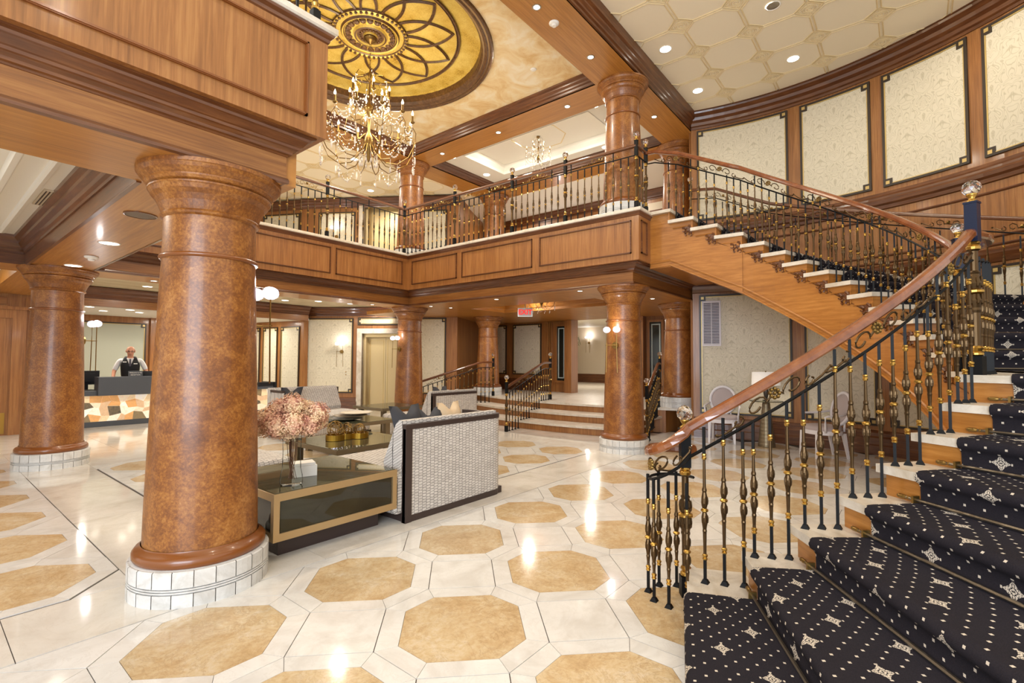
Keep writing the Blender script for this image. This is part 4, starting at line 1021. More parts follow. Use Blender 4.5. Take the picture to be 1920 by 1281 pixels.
def scrollwork(parent, path, u, zoff, far=False, gold=False):
    """scrolls standing on the lower rail between it and the handrail, centred at u"""
    m = MB()
    for c in SCR:
        pts = []
        for (a, z) in (c[::2] if far else c):
            p = path.at(u+a*1.32); pts.append((p.x, p.y, p.z+zoff+z*1.25))
        m.tube(pts, .0062 if not far else .0055, 4 if far else 6)
    for a in (-.315, .315): p = path.at(u+a); m.ball((p.x, p.y, p.z+zoff+(.03 if a < 0 else .045)), .011, 6, 4)
    sc = ob('scroll', m, BRASS if gold else BRONZE, parent)
    p = path.at(u); c = Vector((p.x, p.y, p.z+zoff+.085)); t = (path.at(u+.02)-path.at(u-.02)); t.z = 0; t.normalize(); m = MB()
    if not far:
        for i in range(8):
            a = 2*pi*i/8; q = c+t*cos(a)*.025+Vector((0, 0, sin(a)*.025)); m.ball(q, .0125, 6, 4)
        m.ball(c, .012, 6, 4)
    else: m.ball(c, .024, 6, 4)
    ob('rosette', m, BRASSD, sc)
def straight_rail(lab, pts, zf, sp, posts, far=True, dz=.985, scl=True, s=1.0):
    """level balustrade: pts plan polyline, zf floor level"""
    o = empty('balustrade', (*pts[0], zf), lab, 'balustrade', 'gallery and stair balustrades')
    del o['group']
    pa = Path([(x, y, zf) for x, y in pts]); m = MB(); rail3([(p.x, p.y, zf+dz) for p in pa.p], m); ob('handrail', m, RAILD, o)
    m = MB()
    for a, b in zip(pa.p, pa.p[1:]):
        d = (b-a).normalized(); nn = Vector((d.y, -d.x, 0)); c = (a+b)/2+Vector((0, 0, dz-.145)); m.obox(c, (b-a)/2, nn*.009, (0, 0, .006))
    ob('lower_rail', m, IRON, o)
    me = baluster_mesh('baluster', dz-.145, 0, far, s); me2 = baluster_mesh('baluster_tall', dz-.02, 0, far, s)
    n = round(pa.L/sp); pu = [q*pa.L for q in posts]; last = -9; cnt = 0
    for i in range(n+1):
        u = pa.L*i/n
        if any(abs(u-q) < sp*.45 for q in pu): cnt = 0; continue
        p = pa.at(u); cnt += 1
        inst('baluster', me2 if cnt % 6 == 1 else me, (p.x, p.y, zf), 0, o)
    for q in pu: p = pa.at(q); newel(o, (p.x, p.y, zf), 1.06)
    if scl:
        allp = sorted(pu)
        for a, b in zip(allp, allp[1:]):
            k = max(1, int((b-a)/.72))
            for i in range(k): scrollwork(o, pa, a+(b-a)*(i+.5)/k, dz-.14, far, gold=far)
    return o, pa
# gallery balustrades
straight_rail('iron and brass gallery balustrade along the far side of the atrium', [(1.86, 8.60), (6.85, 8.60)], 3.78, .13, (.0, .3, .63), True)
straight_rail('iron and brass gallery balustrade above panelled fascia between elevator column and stair', [(6.85, 8.60), (6.98, 8.60)][:1]+[(6.98, 3.20)], 3.78, .128, (.0, .285, .555, .765, 1.0), True)
straight_rail('short balustrade return linking gallery corner newel to the stair head', [(6.98, 3.20), (7.33, 3.20)], 3.78, .11, (1.0,), True, scl=False)
straight_rail('near gallery balustrade at top left with only its foot in view', [(1.74, 3.20), (-2.0, 3.20)], 3.78, .13, (.0, .33, .66), False)
straight_rail('gallery balustrade along the left side of the atrium behind the near fascia', [(1.74, 3.20), (1.74, 8.6)], 3.78, .13, (.33, .66), True)
# stair inner balustrade
inn = empty('balustrade', (3.09, 1.10, 0), 'curved stair balustrade with polished wooden handrail sweeping up the inner side', 'balustrade')
RB = 2.305; RH = .90
def pol(a, r=RB): return (SCN[0]+r*cos(radians(a)), SCN[1]+r*sin(radians(a)))
low = [(*pol(a), zn(a)+RH) for a in [-157+ (TH[8]+1.3+157)*i/30 for i in range(31)]]
VC = (3.05, 1.15); VR = .165; vol = []
a_s = -157; zst = zn(a_s)+RH
for i in range(22):
    q = i/21; ang = 200-255*q if False else 232-262*q
    vol.append((VC[0]+VR*(1-.12*q)*cos(radians(ang)), VC[1]+VR*(1-.12*q)*sin(radians(ang)), .885+(zst-.06-.885)*(1-min(1, q*2.2))**2))
vol = vol[::-1]
full = vol+low
m = MB(); rail3(full, m, sc=1.12); ob('handrail', m, RAILW, inn)
m = MB(); m.tube([(x, y, z-.17) for x, y, z in vol+low], .0095, 4); ob('lower_rail', m, IRON, inn)
land = [(*pol(a), 2.27+.16*(a-TH[8])/(TH[9]-TH[8])) for a in [TH[8]+1.3+(TH[9]-TH[8]-1.5)*i/14 for i in range(15)]]
m = MB(); rail3(land, m, sc=1.1); ob('handrail', m, RAILW, inn)
m = MB(); m.tube([(x, y, z-.17) for x, y, z in land], .0095, 4); ob('lower_rail', m, IRON, inn)
up = [(*pol(a), zn(a)+RH) for a in [TH[9]-.6+(0-TH[9]+.6)*i/34 for i in range(35)]]
up += [(SCN[0]+RB-.02, y, RISE*(20+(y-2.10)/.34)+RH) for y in (1.95, 2.2, 2.45, 2.70)] + [(SCN[0]+RB-.04, 2.9, 4.70), (7.33, 3.05, 4.745), (7.33, 3.2, 4.755)]
m = MB(); rail3(up, m, sc=1.1); ob('handrail', m, RAILW, inn)
m = MB(); m.tube([(x, y, z-.17) for x, y, z in up], .0095, 4); ob('lower_rail', m, IRON, inn)
BAL = [baluster_mesh('stair_baluster_%s' % 'abc'[i], .762+RISE*i/3, RISE*i/3*.8) for i in range(3)]
BALT = [baluster_mesh('stair_baluster_tall_%s' % 'abc'[i], .875+RISE*i/3+.02, RISE*i/3*.8) for i in range(3)]
cnt = 0
for k in range(1, 23):
    for i in range(3):
        if k == 8: break
        if k == 22 and i > 0: continue
        if k == 1: a = -157.3+2.6*i; p = pol(a); me = BAL[i]
        elif k <= 19: a = TH[k]+1.3+2.28*i; p = pol(a); me = BAL[i]
        else: p = (SCN[0]+RB-.02, YS[k]+.065+.113*i); me = BAL[i]
        cnt += 1
        inst('baluster', BALT[i] if cnt % 8 in (1, 2) else me, (*p, RISE*k), 0, inn)
me_l = baluster_mesh('landing_baluster', .77, .02)
for i in range(1, 16):
    a = TH[8]+1.3+(TH[9]-TH[8]-.6)*i/16; inst('baluster', me_l, (*pol(a), RISE*8), 0, inn)
me_v = baluster_mesh('volute_baluster', .735)
for x, y in ((3.0, 1.307), (2.907, 1.23), (3.12, 1.286), (2.885, 1.13), (3.187, 1.196), (2.919, 1.032)): inst('baluster', me_v, (x, y, 0), 0, inn)
newel(inn, (3.10, 1.105, 0), 1.02, .03, .6)
newel(inn, (*pol(TH[8]+1.3), RISE*8), 1.10, .032, radians(TH[8]), NAVY)
newel(inn, (*pol(TH[9]-.8), RISE*8), 1.16, .032, radians(TH[9]), NAVY)
pl = Path(low); q = pl.L
for i in range(3): scrollwork(inn, pl, q*(i+.62)/3.15, -.165)
pu_ = Path(up)
for i in range(6): scrollwork(inn, pu_, .25+(pu_.L-.4)*(i+.5)/6, -.165)
pv = Path([(x, y, z) for x, y, z in vol]); scrollwork(inn, pv, pv.L*.62, -.165)
# stair outer balustrade
out = empty('balustrade', (9.35, 2.8, 3.6), 'far balustrade on the outer side of the curved stair against wood panelling', 'balustrade')
RBO = 4.33; angs = [-62+(0+62)*i/40 for i in range(41)]
op = [(*pol(a, RBO), zn(a)+RH) for a in angs if a > TH[9]] + [(SCN[0]+RBO-.02, y, RISE*(20+(y-2.10)/.34)+RH) for y in (2.1, 2.45, 2.75)] + [(SCN[0]+RBO-.03, 3.2, 4.73)]
ol = [(*pol(a, RBO), 2.27+.1*(a+111)/40) for a in (-111, -100, -90, -80, -72)]
m = MB(); rail3(ol+op, m); ob('handrail', m, RAILD, out)
m = MB(); m.tube([(x, y, z-.17) for x, y, z in ol+op], .009, 4); ob('lower_rail', m, IRON, out)
BALF = [baluster_mesh('outer_baluster_%s' % 'abc'[i], .73+RISE*i/3, RISE*i/3*.8, True) for i in range(3)]
for k in range(8, 22):
    for i in range(3 if k > 8 else 12):
        if k == 8: p = pol(TH[8]+3.2*i+2, RBO); zz = RISE*8; me = me_l
        elif k <= 18: p = pol(TH[k]+1.3+2.28*i, RBO); zz = RISE*k; me = BALF[i]
        elif k == 19: p = (SCN[0]+RBO-.02, SCN[1]-.06+.13*i); zz = RISE*k; me = BALF[i]
        else: p = (SCN[0]+RBO-.02, YS[k]+.065+.113*i); zz = RISE*k; me = BALF[i]
        inst('baluster', me, (*p, zz), 0, out)
newel(out, (SCN[0]+RBO-.03, 3.2, 3.78), 1.06); 
pu2 = Path(op)
for i in range(7): scrollwork(out, pu2, .3+(pu2.L-.5)*(i+.5)/7, -.165, True)
# step balustrades of the entry steps
def step_rail(lab, a, b, far=True):
    o = empty('balustrade', (*a, 0), lab, 'balustrade')
    A = Vector((*a, 0)); B = Vector((*b, .5)); L = (B-A).length; zf = []
    def fl_(x, y):
        z = 0
        for k in range(3):
            if x > stepx(k, y)+.0: z = .5*(k+1)/3
        return z
    z0, z1 = .90, 1.40; lev = .82
    def rz(t): return z0+(z1-z0)*min(1, t/lev)
    pts = [(A.x+(B.x-A.x)*t, A.y+(B.y-A.y)*t, rz(t)) for t in (0, .2, .4, .6, lev-.03, lev+.03, 1)]
    m = MB(); rail3(pts, m); ob('handrail', m, RAILD, o)
    m = MB(); m.tube([(x, y, z-.14) for x, y, z in pts], .009, 4); ob('lower_rail', m, IRON, o)
    n = 17; cache = {}
    for i in range(1, n):
        t = i/n; x, y = A.x+(B.x-A.x)*t, A.y+(B.y-A.y)*t; f = fl_(x, y); h = round(rz(t)-.14-f, 2)
        if h not in cache: cache[h] = baluster_mesh('step_baluster', h, max(0, h-.76)*.8, True)
        inst('baluster', cache[h], (x, y, f), 0, o)
    newel(o, (A.x, A.y, fl_(A.x, A.y)), 1.0); newel(o, (B.x, B.y, .5), 1.0)
    pp = Path(pts)
    for q in (.25, .55): scrollwork(o, pp, pp.L*q, -.135, True)
step_rail('middle balustrade on the entry steps starting on the lobby floor', (7.78, 6.42), (10.03, 6.88))
step_rail('left balustrade on the entry steps running up beside the burl column', (7.95, 9.35), (10.0, 8.72))
step_rail('right balustrade on the entry steps mostly hidden behind the front column', (8.35, 3.65), (10.1, 4.12))
# ---------------------------------------------------------------- light fittings
def inst_thing(nm, parts, loc, label, cat, group):
    t = empty(nm, loc, label, cat, group)
    for pn, me in parts: inst(pn, me, loc, 0, t)
    return t
me_tr = mesh_of('trim_ring', MB().lathe([(.062, -.001), (.05, -.008), (.042, -.004), (.040, .0)], (0,0,0), 18), SILVER, smooth=True)
me_ln = mesh_of('lens', MB().lathe([(.041, -.003), (.001, -.003)], (0,0,0), 16), LENS)
me_tr2 = mesh_of('trim_ring', MB().lathe([(.098, -.001), (.092, -.008), (.083, -.004), (.081, .0)], (0,0,0), 22), WHITEP, smooth=True)
me_ln2 = mesh_of('lens', MB().lathe([(.083, -.003), (.001, -.003)], (0,0,0), 20), LENS)
def downs(pts, z, label, group, big=False):
    ORD = ('first', 'second', 'third', 'fourth', 'fifth')
    for n_, (x, y) in enumerate(sorted(pts, key=lambda q: q[0]**2+q[1]**2)): inst_thing('downlight', [('trim_ring', me_tr2 if big else me_tr), ('lens', me_ln2 if big else me_ln)], (x, y, z), label+', '+ORD[n_]+' from the camera', 'light', group)
downs([(3.6, 3.66), (5.03, 3.68), (6.39, 3.66), (8.73, 3.64)], HI-.001, 'small downlight in the beam soffit over the front columns', 'front beam downlights')
downs([(7.40, 4.72), (7.40, 6.36), (7.40, 8.0)], HI, 'small downlight in the beam between gold ceiling and gallery', 'gallery beam downlights')
downs([(7.34, 2.87), (8.854, 1.356), (8.854, 2.87), (5.83, 1.356)], 6.338, 'round downlight in the octagon stair hall ceiling', 'stair hall downlights', True)
t = inst_thing('downlight', [('trim_ring', me_tr2)], (7.34, 1.356, 6.338), 'dark silvery adjustable downlight, unlit, at top right of the octagon ceiling', 'light', None)
ob('reflector', MB().lathe([(.082, -.003), (.04, .0), (.001, -.001)], (7.34, 1.356, 6.338), 18), SILVER, t)
downs([(8.0, 4.5), (8.0, 8.3), (9.32, 8.4), (9.75, 5.2)], 6.249, 'round downlight bordering the gallery tray ceiling', 'gallery tray downlights', True)
downs([(7.95, 11.46), (6.44, 9.95), (5.68, 11.46), (6.44, 12.97)], 6.113, 'round downlight in the octagon ceiling above the far gallery', 'far gallery downlights', True)
downs([(6.41, 9.11), (7.4, 8.32), (2.41, 9.11), (4.2, 9.11)], LO-.001, 'small downlight in the wooden soffit under the far gallery', 'far soffit downlights')
downs([(7.32, 6.31), (7.31, 4.40), (7.9, 3.6), (9.05, 3.83), (7.9, 8.2)], LO-.001, 'small downlight in the soffit under the right gallery', 'near soffit downlights')
downs([(1.32, 6.51), (1.36, 8.47)], LO, 'flat downlight in the soffit between the left columns', 'left soffit downlights', True)
downs([(3.15, 12.3), (6.05, 12.3), (6.67, 11.8), (7.48, 11.6), (5.5, 11.0)], 2.949, 'round downlight in the beige lower ceiling near reception', 'beige ceiling downlights', True)
downs([(2.49, 13.7), (2.9, 14.6), (3.22, 13.8), (3.54, 14.4)], 2.559, 'round downlight in the white ceiling over the reception desk', 'reception downlights', True)
def smoke(x, y, z, lab):
    t = empty('smoke_detector', (x, y, z), lab, 'detector')
    ob('housing', MB().lathe([(.07, 0), (.07, -.012), (.058, -.022), (.05, -.026), (.03, -.028)], (x, y, z), 18), WHITEP, t, smooth=True)
    ob('sensor_head', MB().lathe([(.034, -.026), (.034, -.044), (.028, -.05), (.001, -.05)], (x, y, z), 14), WHITEP, t)
smoke(5.42, 3.67, HI-.001, 'white smoke detector on the wooden beam soffit at top of frame')
smoke(1.37, 7.55, LO, 'white smoke detector on the soffit beam above the far left column')
t = empty('ceiling_sensor', (6.37, 4.72, 6.249), 'tiny white round sensor on the gold glazed ceiling', 'sensor'); ob('cover', MB().lathe([(.05, 0), (.045, -.01), (.001, -.014)], (6.37, 4.72, 6.249), 14), WHITEP, t)
t = empty('ceiling_speaker', (1.22, 5.02, LO), 'oval looking dark speaker grille on the soffit above the nearest column', 'speaker'); ob('grille', MB().lathe([(.11, 0), (.11, -.004), (.1, -.006), (.001, -.006)], (1.22, 5.02, LO), 26), LENSOFF, t); ob('rim', MB().lathe([(.118, 0), (.118, -.006), (.108, -.008), (.108, 0)], (1.22, 5.02, LO), 26), W_D, t)
t = empty('ceiling_vent', (.815, 6.53, 3.02), 'beige slotted air vent in the white tray ceiling at left', 'vent')
ob('vent_plate', MB().box(.77, .86, 6.2, 6.87, 3.005, 3.02), CREAMW, t)
for i in range(3): ob('slot', MB().box(.785+.025*i, .795+.025*i, 6.23, 6.84, 3.002, 3.006), INLAY, t)

# sconces: two rods with cut crystal shades on a round plate
def shade_mesh(r):
    import bmesh
    b = bmesh.new(); bmesh.ops.create_icosphere(b, subdivisions=2, radius=r)
    for v in b.verts: v.co.z *= .82; a = atan2(v.co.y, v.co.x); v.co.x *= 1+.06*cos(8*a); v.co.y *= 1+.06*cos(8*a)
    me = bpy.data.meshes.new('crystal_shade'); b.to_mesh(me); b.free(); me.materials.append(CRYSTAL); return me
me_shade = shade_mesh(.062); me_core = mesh_of('glowing_core', MB().ball((0,0,0), .044, 8, 6, 0, 1, 1, .8), GLOBE, smooth=True)
def sconce(c, nrm, lab, z=1.70, gap=.17, out=.13, up=.245, dn=.43, s=1.0, lit=4):
    n = Vector((*nrm, 0)).normalized(); t = Vector((-n.y, n.x, 0)); c = Vector((*c, z)); o = empty('wall_sconce', c, lab, 'sconce')
    pl = MB(); vs = []
    for d in (0, .022):
        for i in range(8): a = 2*pi*(i+.5)/8; vs.append(c+n*d+t*cos(a)*.055*s+Vector((0,0,sin(a)*.055*s)))
    pl.add(vs, [tuple(range(8)), tuple(range(8, 16))]+[(i, (i+1) % 8, (i+1) % 8+8, i+8) for i in range(8)]); ob('wall_plate', pl, BRASSD, o)
    p = c+n*out*s
    ob('arm', MB().tube([c+n*.02, p], .007*s, 6).tube([p-t*gap*s*.62, p+t*gap*s*.62], .006*s, 6), BRASSD, o)
    for e in (-1, 1):
        q = p+t*e*gap*s/2
        rd = ob('rod', MB().tube([q+t*e*.012-Vector((0,0,dn*s))*1, q, q+Vector((0,0,up*s-.04*s))], .006*s, 6), BRASSD, o)
        h = inst('crystal_shade', me_shade, q+Vector((0,0,up*s)), 0, rd); h.scale = (s, s, s); g = inst('glowing_core', me_core, q+Vector((0,0,up*s)), 0, rd); g.scale = (s, s, s)
    light('POINT', 'sconce_lamp', p+n*.02+Vector((0,0,up*s+.09*s)), lit, (1, .95, .95), .03)
    return o
sconce((C1[0]+.285, C1[1]+.12), (1, .25), 'twin crystal sconce on the right side of the nearest column', gap=.165, out=.14)
sconce((C4[0]+.28, C4[1]+.05), (1, .12), 'twin crystal sconce on the far left column beside the reception')
sconce((C2[0]-.285, C2[1]), (-1, 0), 'twin crystal sconce with octagonal plate on the column before the entry steps')
sconce((C3[0]-.285, C3[1]), (-1, 0), 'twin crystal sconce on the column in front of the elevator')
q1 = W_EL(1.27, 1.7, .012); nW = Vector(W_EL(0, 0, 1))-Vector(W_EL(0, 0, 0))
sconce(q1[:2], nW[:2], 'glowing twin sconce on the wallpaper panel left of the elevator', z=1.68, up=.22, lit=3.5)
q1 = W_EL(1.05, 5.1, .012); sconce(q1[:2], nW[:2], 'glowing twin sconce on upper gallery wallpaper left of the elevator', z=5.0, lit=3.5)
sconce((EX-.05, 8.2), (-1, 0), 'twin sconce on the upper gallery entry wall behind balusters', z=4.7, lit=10)
sconce((19.15, 11.05), (-1, 0), 'glowing sconce at the end of the corridor beyond the doorway', z=2.25, lit=7)

# chandeliers
def chandelier(c, ztop, zc, s, n1, n2, lab, chain=True, nb=8):
    """c plan centre, ztop canopy height, zc height of the lower arm ring hub"""
    o = empty('chandelier', (*c, ztop), lab, 'chandelier'); X, Y = c
    P = lambda r, a, z: (X+r*s*cos(a), Y+r*s*sin(a), zc+z*s)
    ob('ceiling_canopy', MB().lathe([(.09*s, 0), (.09*s, -.015*s), (.05*s, -.04*s), (.02*s, -.07*s), (.005, -.08*s)], (X, Y, ztop), 16), CHBR, o, smooth=True)
    zb_ = zc+1.05*s; nl = int((ztop-.07*s-zb_)/(.05*s)); m = MB()
    for i in range(nl):
        z = ztop-.09*s-i*.05*s; a = (i % 2)*pi/2
        m.tube([(X+cos(a)*.011*s*cos(q), Y+sin(a)*.011*s*cos(q), z+.028*s*sin(q)) for q in [2*pi*k/8 for k in range(8)]], .004*s, 4, closed=True)
    if nl > 0: ob('chain', m, CHBR, o)
    ob('stem', MB().lathe([(.004, 1.08*s), (.012*s, 1.05*s), (.03*s, 1.0*s), (.012*s, .95*s), (.014*s, .6*s), (.05*s, .55*s), (.06*s, .5*s), (.02*s, .42*s), (.018*s, .2*s), (.055*s, .12*s), (.075*s, .03*s), (.05*s, -.08*s), (.02*s, -.14*s), (.03*s, -.18*s), (.004, -.24*s)], (X, Y, zc), 12), CHBR, o, smooth=True)
    def arm(a, pts, zl):
        m = MB(); m.tube([P(r, a, z) for r, z in pts], .0068*s, 5); A = ob('arm', m, CHBR, o)
        r, z = pts[-1]; q = P(r, a, z)
        ob('candle_cup', MB().lathe([(.004, -.02*s), (.03*s, 0), (.034*s, .012*s), (.014*s, .015*s), (.013*s, .1*s), (.001, .1*s)], q, 8), CHBR, A)
        ob('flame_bulb', MB().lathe([(.001, .1*s), (.014*s, .11*s), (.017*s, .127*s), (.01*s, .15*s), (.001, .175*s)], q, 7), BULB, A, smooth=True)
        return q
    Q1 = []; Q2 = []
    for i in range(n1):
        a = 2*pi*(i+.35)/n1
        Q1.append((a, arm(a, [(.05, .03), (.12, -.12), (.24, -.24), (.40, -.26), (.55, -.16), (.64, .02), (.65, .18), (.60, .27), (.54, .27), (.52, .22), (.55, .19), (.60, .23), (.60, .33)], 0)))
        m = MB(); m.tube([P(r, a, z) for r, z in [(.06, .15), (.18, .02), (.32, .0), (.42, .1), (.40, .2), (.33, .2), (.32, .14)]], .0048*s, 4); ob('scroll', m, CHBR, o)
    for i in range(n2):
        a = 2*pi*(i+.1)/n2
        Q2.append((a, arm(a, [(.03, .5), (.10, .38), (.20, .36), (.28, .44), (.30, .55), (.27, .62), (.23, .6), (.25, .56), (.28, .62), (.28, .66)], 0)))
        m = MB(); m.tube([P(r, a, z) for r, z in [(.02, .9), (.09, 1.0), (.19, .99), (.24, .9), (.22, .82), (.15, .80), (.13, .85), (.17, .87)]], .0048*s, 4); ob('scroll', m, CHBR, o)
    def strand(p, q, sag, nbead, rb):
        m = MB(); p = Vector(p); q = Vector(q)
        for i in range(nbead+1):
            t = i/nbead; v = p.lerp(q, t); v.z -= sag*4*t*(1-t); m.ball(v, rb, 5, 3)
        ob('bead_strand', m, CRYSTALB, o)
    def drop(p, L):
        m = MB(); p = Vector(p); k = 5
        for i in range(k): m.ball(p-Vector((0,0,L*.6*i/k)), .008*s, 5, 3)
        m.lathe([(.001, -L), (.014*s, -L*.86), (.010*s, -L*.66), (.001, -L*.6)], p, 6); ob('crystal_drop', m, CRYSTALB, o)
    for i in range(n1):
        (a, p), (b, q) = Q1[i], Q1[(i+1) % n1]
        strand(p, q, .22*s, nb+4, .013*s); strand(Vector(p)-Vector((0,0,.01)), P(.26, a, .58), .16*s, nb+4, .0095*s)
        drop(p, .2*s); drop(P(.40, a, -.26), .2*s); drop(P(.64, a, .02), .3*s); drop(P(.12, a, -.12), .16*s)
        if i % 2 == 0: strand(P(.64, a, .0), P(.64, b, .0), .34*s, nb+8, .0125*s)
    for i in range(n2):
        (a, p), (b, q) = Q2[i], Q2[(i+1) % n2]
        strand(p, q, .13*s, nb, .0125*s); strand(P(.22, a, .9), p, .1*s, nb, .011*s); drop(p, .2*s); drop(P(.24, a, .9), .18*s)
    return o
CRYSTALB = NT('bead_crystal'); CRYSTALB.b.inputs['Transmission Weight'].default_value = .25; CRYSTALB = CRYSTALB.fin(S('fbf1ea'), .08, 0, .8)
chandelier((4.36, 6.355), 6.39, 4.72, 1.1, 12, 6, 'large crystal bead chandelier hanging from the gold medallion over the lounge')
chandelier((8.74, 6.34), 6.44, 5.95, .46, 8, 5, 'small brass chandelier under the white gallery tray ceiling', nb=4)
chandelier((8.9, 6.35), 2.95, 2.74, .50, 8, 0, 'low crystal bead chandelier tucked in the lobby coffer beside the exit sign', nb=6)
chandelier((-.35, 6.6), 3.02, 2.72, .46, 6, 4, 'chandelier partly in view under the white tray ceiling at far left', nb=4)
# exit sign
t = empty('exit_sign', (8.97, 6.86, 2.95), 'red lit EXIT sign hanging in front of wallpaper beside the low chandelier', 'sign')
ex = Vector((.628, -.778, 0)); en = Vector((-.778, -.628, 0)); ec = Vector((8.97, 6.86, 2.56))
ob('sign_box', MB().obox(ec, ex*.17, en*.02, (0, 0, .10)), SILVER, t); ob('hanger', MB().tube([ec+Vector((0,0,.1)), ec+Vector((0,0,.39))], .012, 6), SILVER, t)
ob('sign_face', MB().obox(ec+en*.021, ex*.15, en*.002, (0, 0, .085)), plain('exit_face', 'c9c2bc', .4), t)
cu_ = bpy.data.curves.new('exit_text', 'FONT'); cu_.body = 'EXIT'; cu_.size = .155; cu_.extrude = .002; cu_.offset = .004; cu_.align_x = 'CENTER'; cu_.align_y = 'CENTER'; cu_.materials.append(RED)
def text_obj(name, cu, mat3, parent):
    o = bpy.data.objects.new(name, cu); COL.objects.link(o); dg = bpy.context.evaluated_depsgraph_get(); dg.update()
    me = bpy.data.meshes.new_from_object(o.evaluated_get(dg)); bpy.data.objects.remove(o)
    o = bpy.data.objects.new(name, me); COL.objects.link(o); o.parent = parent
    me.transform(mat3); me.transform(Matrix.Translation(-ORG[parent.name])); ORG[o.name] = ORG[parent.name]; return o
def frame_m(c, x, n): z = Vector((0, 0, 1)); return Matrix(((x.x, 0, n.x, c.x), (x.y, 0, n.y, c.y), (x.z, 1, n.z, c.z), (0, 0, 0, 1)))
text_obj('letters', cu_, frame_m(ec+en*.026, ex, en), t)
# ---------------------------------------------------------------- furniture
def rbox(mb, x0, x1, y0, y1, z0, z1, r=.03, mi=0):
    """box with softened edges (three stacked insets)"""
    def ring(z, d): return [(x0+d, y0, z), (x1-d, y0, z), (x1, y0+d, z), (x1, y1-d, z), (x1-d, y1, z), (x0+d, y1, z), (x0, y1-d, z), (x0, y0+d, z)]
    def ins(z, e, d): return [(x0+e+d, y0+e, z), (x1-e-d, y0+e, z), (x1-e, y0+e+d, z), (x1-e, y1-e-d, z), (x1-e-d, y1-e, z), (x0+e+d, y1-e, z), (x0+e, y1-e-d, z), (x0+e, y0+e+d, z)]
    R = [ins(z0, r*.9, r*.5), ins(z0+r*.3, r*.3, r*.6), ring(z0+r, r*.6), ring(z1-r, r*.6), ins(z1-r*.3, r*.3, r*.6), ins(z1, r*.9, r*.5)]
    o = len(mb.v)
    for k in R: mb.v += k
    for j in range(5):
        for i in range(8): mb.f.append((o+j*8+i, o+j*8+(i+1) % 8, o+j*8+8+(i+1) % 8, o+j*8+8+i)); mb.m.append(mi)
    mb.f += [tuple(o+i for i in range(8))[::-1], tuple(o+40+i for i in range(8))]; mb.m += [mi, mi]; return mb
def glass_table(nm, x0, x1, y0, y1, h, lab, plinth=True, t=.055, shelf=False):
    o = empty(nm, ((x0+x1)/2, (y0+y1)/2, 0), lab, 'table'); m = MB()
    for (a, b, c, d) in ((x0, x1, y0, y0+t), (x0, x1, y1-t, y1), (x0, x0+t, y0+t, y1-t), (x1-t, x1, y0+t, y1-t)):
        m.box(a, b, c, d, h-t-.005, h-.005)
        if plinth: m.box(a, b, c, d, .145, .2)
    FM = CHAMP if plinth else CONE
    ob('metal_frame', m, FM, o)
    ob('glass_top', MB().box(x0+.012, x1-.012, y0+.012, y1-.012, h-.008, h), TINT, o)
    if plinth:
        for a in (x0, x1-t*.8):
            for b in (y0, y1-t*.8): ob('corner_post', MB().box(a, a+t*.8, b, b+t*.8, .2, h-t-.005), CHAMP, o)
        ob('plinth', MB().box(x0+.1, x1-.1, y0+.13, y1-.1, 0, .145), DKWOOD, o); ob('shelf', MB().box(x0+.03, x1-.03, y0+.03, y1-.03, .165, .185), DKWOOD, o)
        for q in ((x0+t, x1-t, y0+.012, y0+.02), (x0+.012, x0+.02, y0+t, y1-t), (x1-.02, x1-.012, y0+t, y1-t)): ob('side_pane', MB().box(*q, .2, h-t-.005), TINTS, o)
    else:
        for a in (x0+.08, x1-.16):
            for b in (y0+.08, y1-.16): ob('leg', MB().box(a, a+.08, b, b+.08, 0, h-t-.005), FM, o)
        if shelf: ob('shelf', MB().box(x0+.1, x1-.1, y0+.1, y1-.1, .1, .12), DKWOOD, o)
    return o
glass_table('display_table', 1.69, 2.77, 3.53, 4.55, .49, 'square smoked glass display table with champagne frame holding the hydrangea vase')
glass_table('coffee_table', 3.12, 4.28, 5.07, 6.25, .42, 'low glass coffee table holding the gold tray of wire orbs', False, .05, True)
glass_table('coffee_table', 4.0, 5.05, 6.45, 7.6, .5, 'raised glass coffee table holding the stack of shallow dishes', False, .05, True)
glass_table('side_table', 5.9, 6.95, 8.0, 9.0, .5, 'square glass corner table between the two far sofas', False, .05)
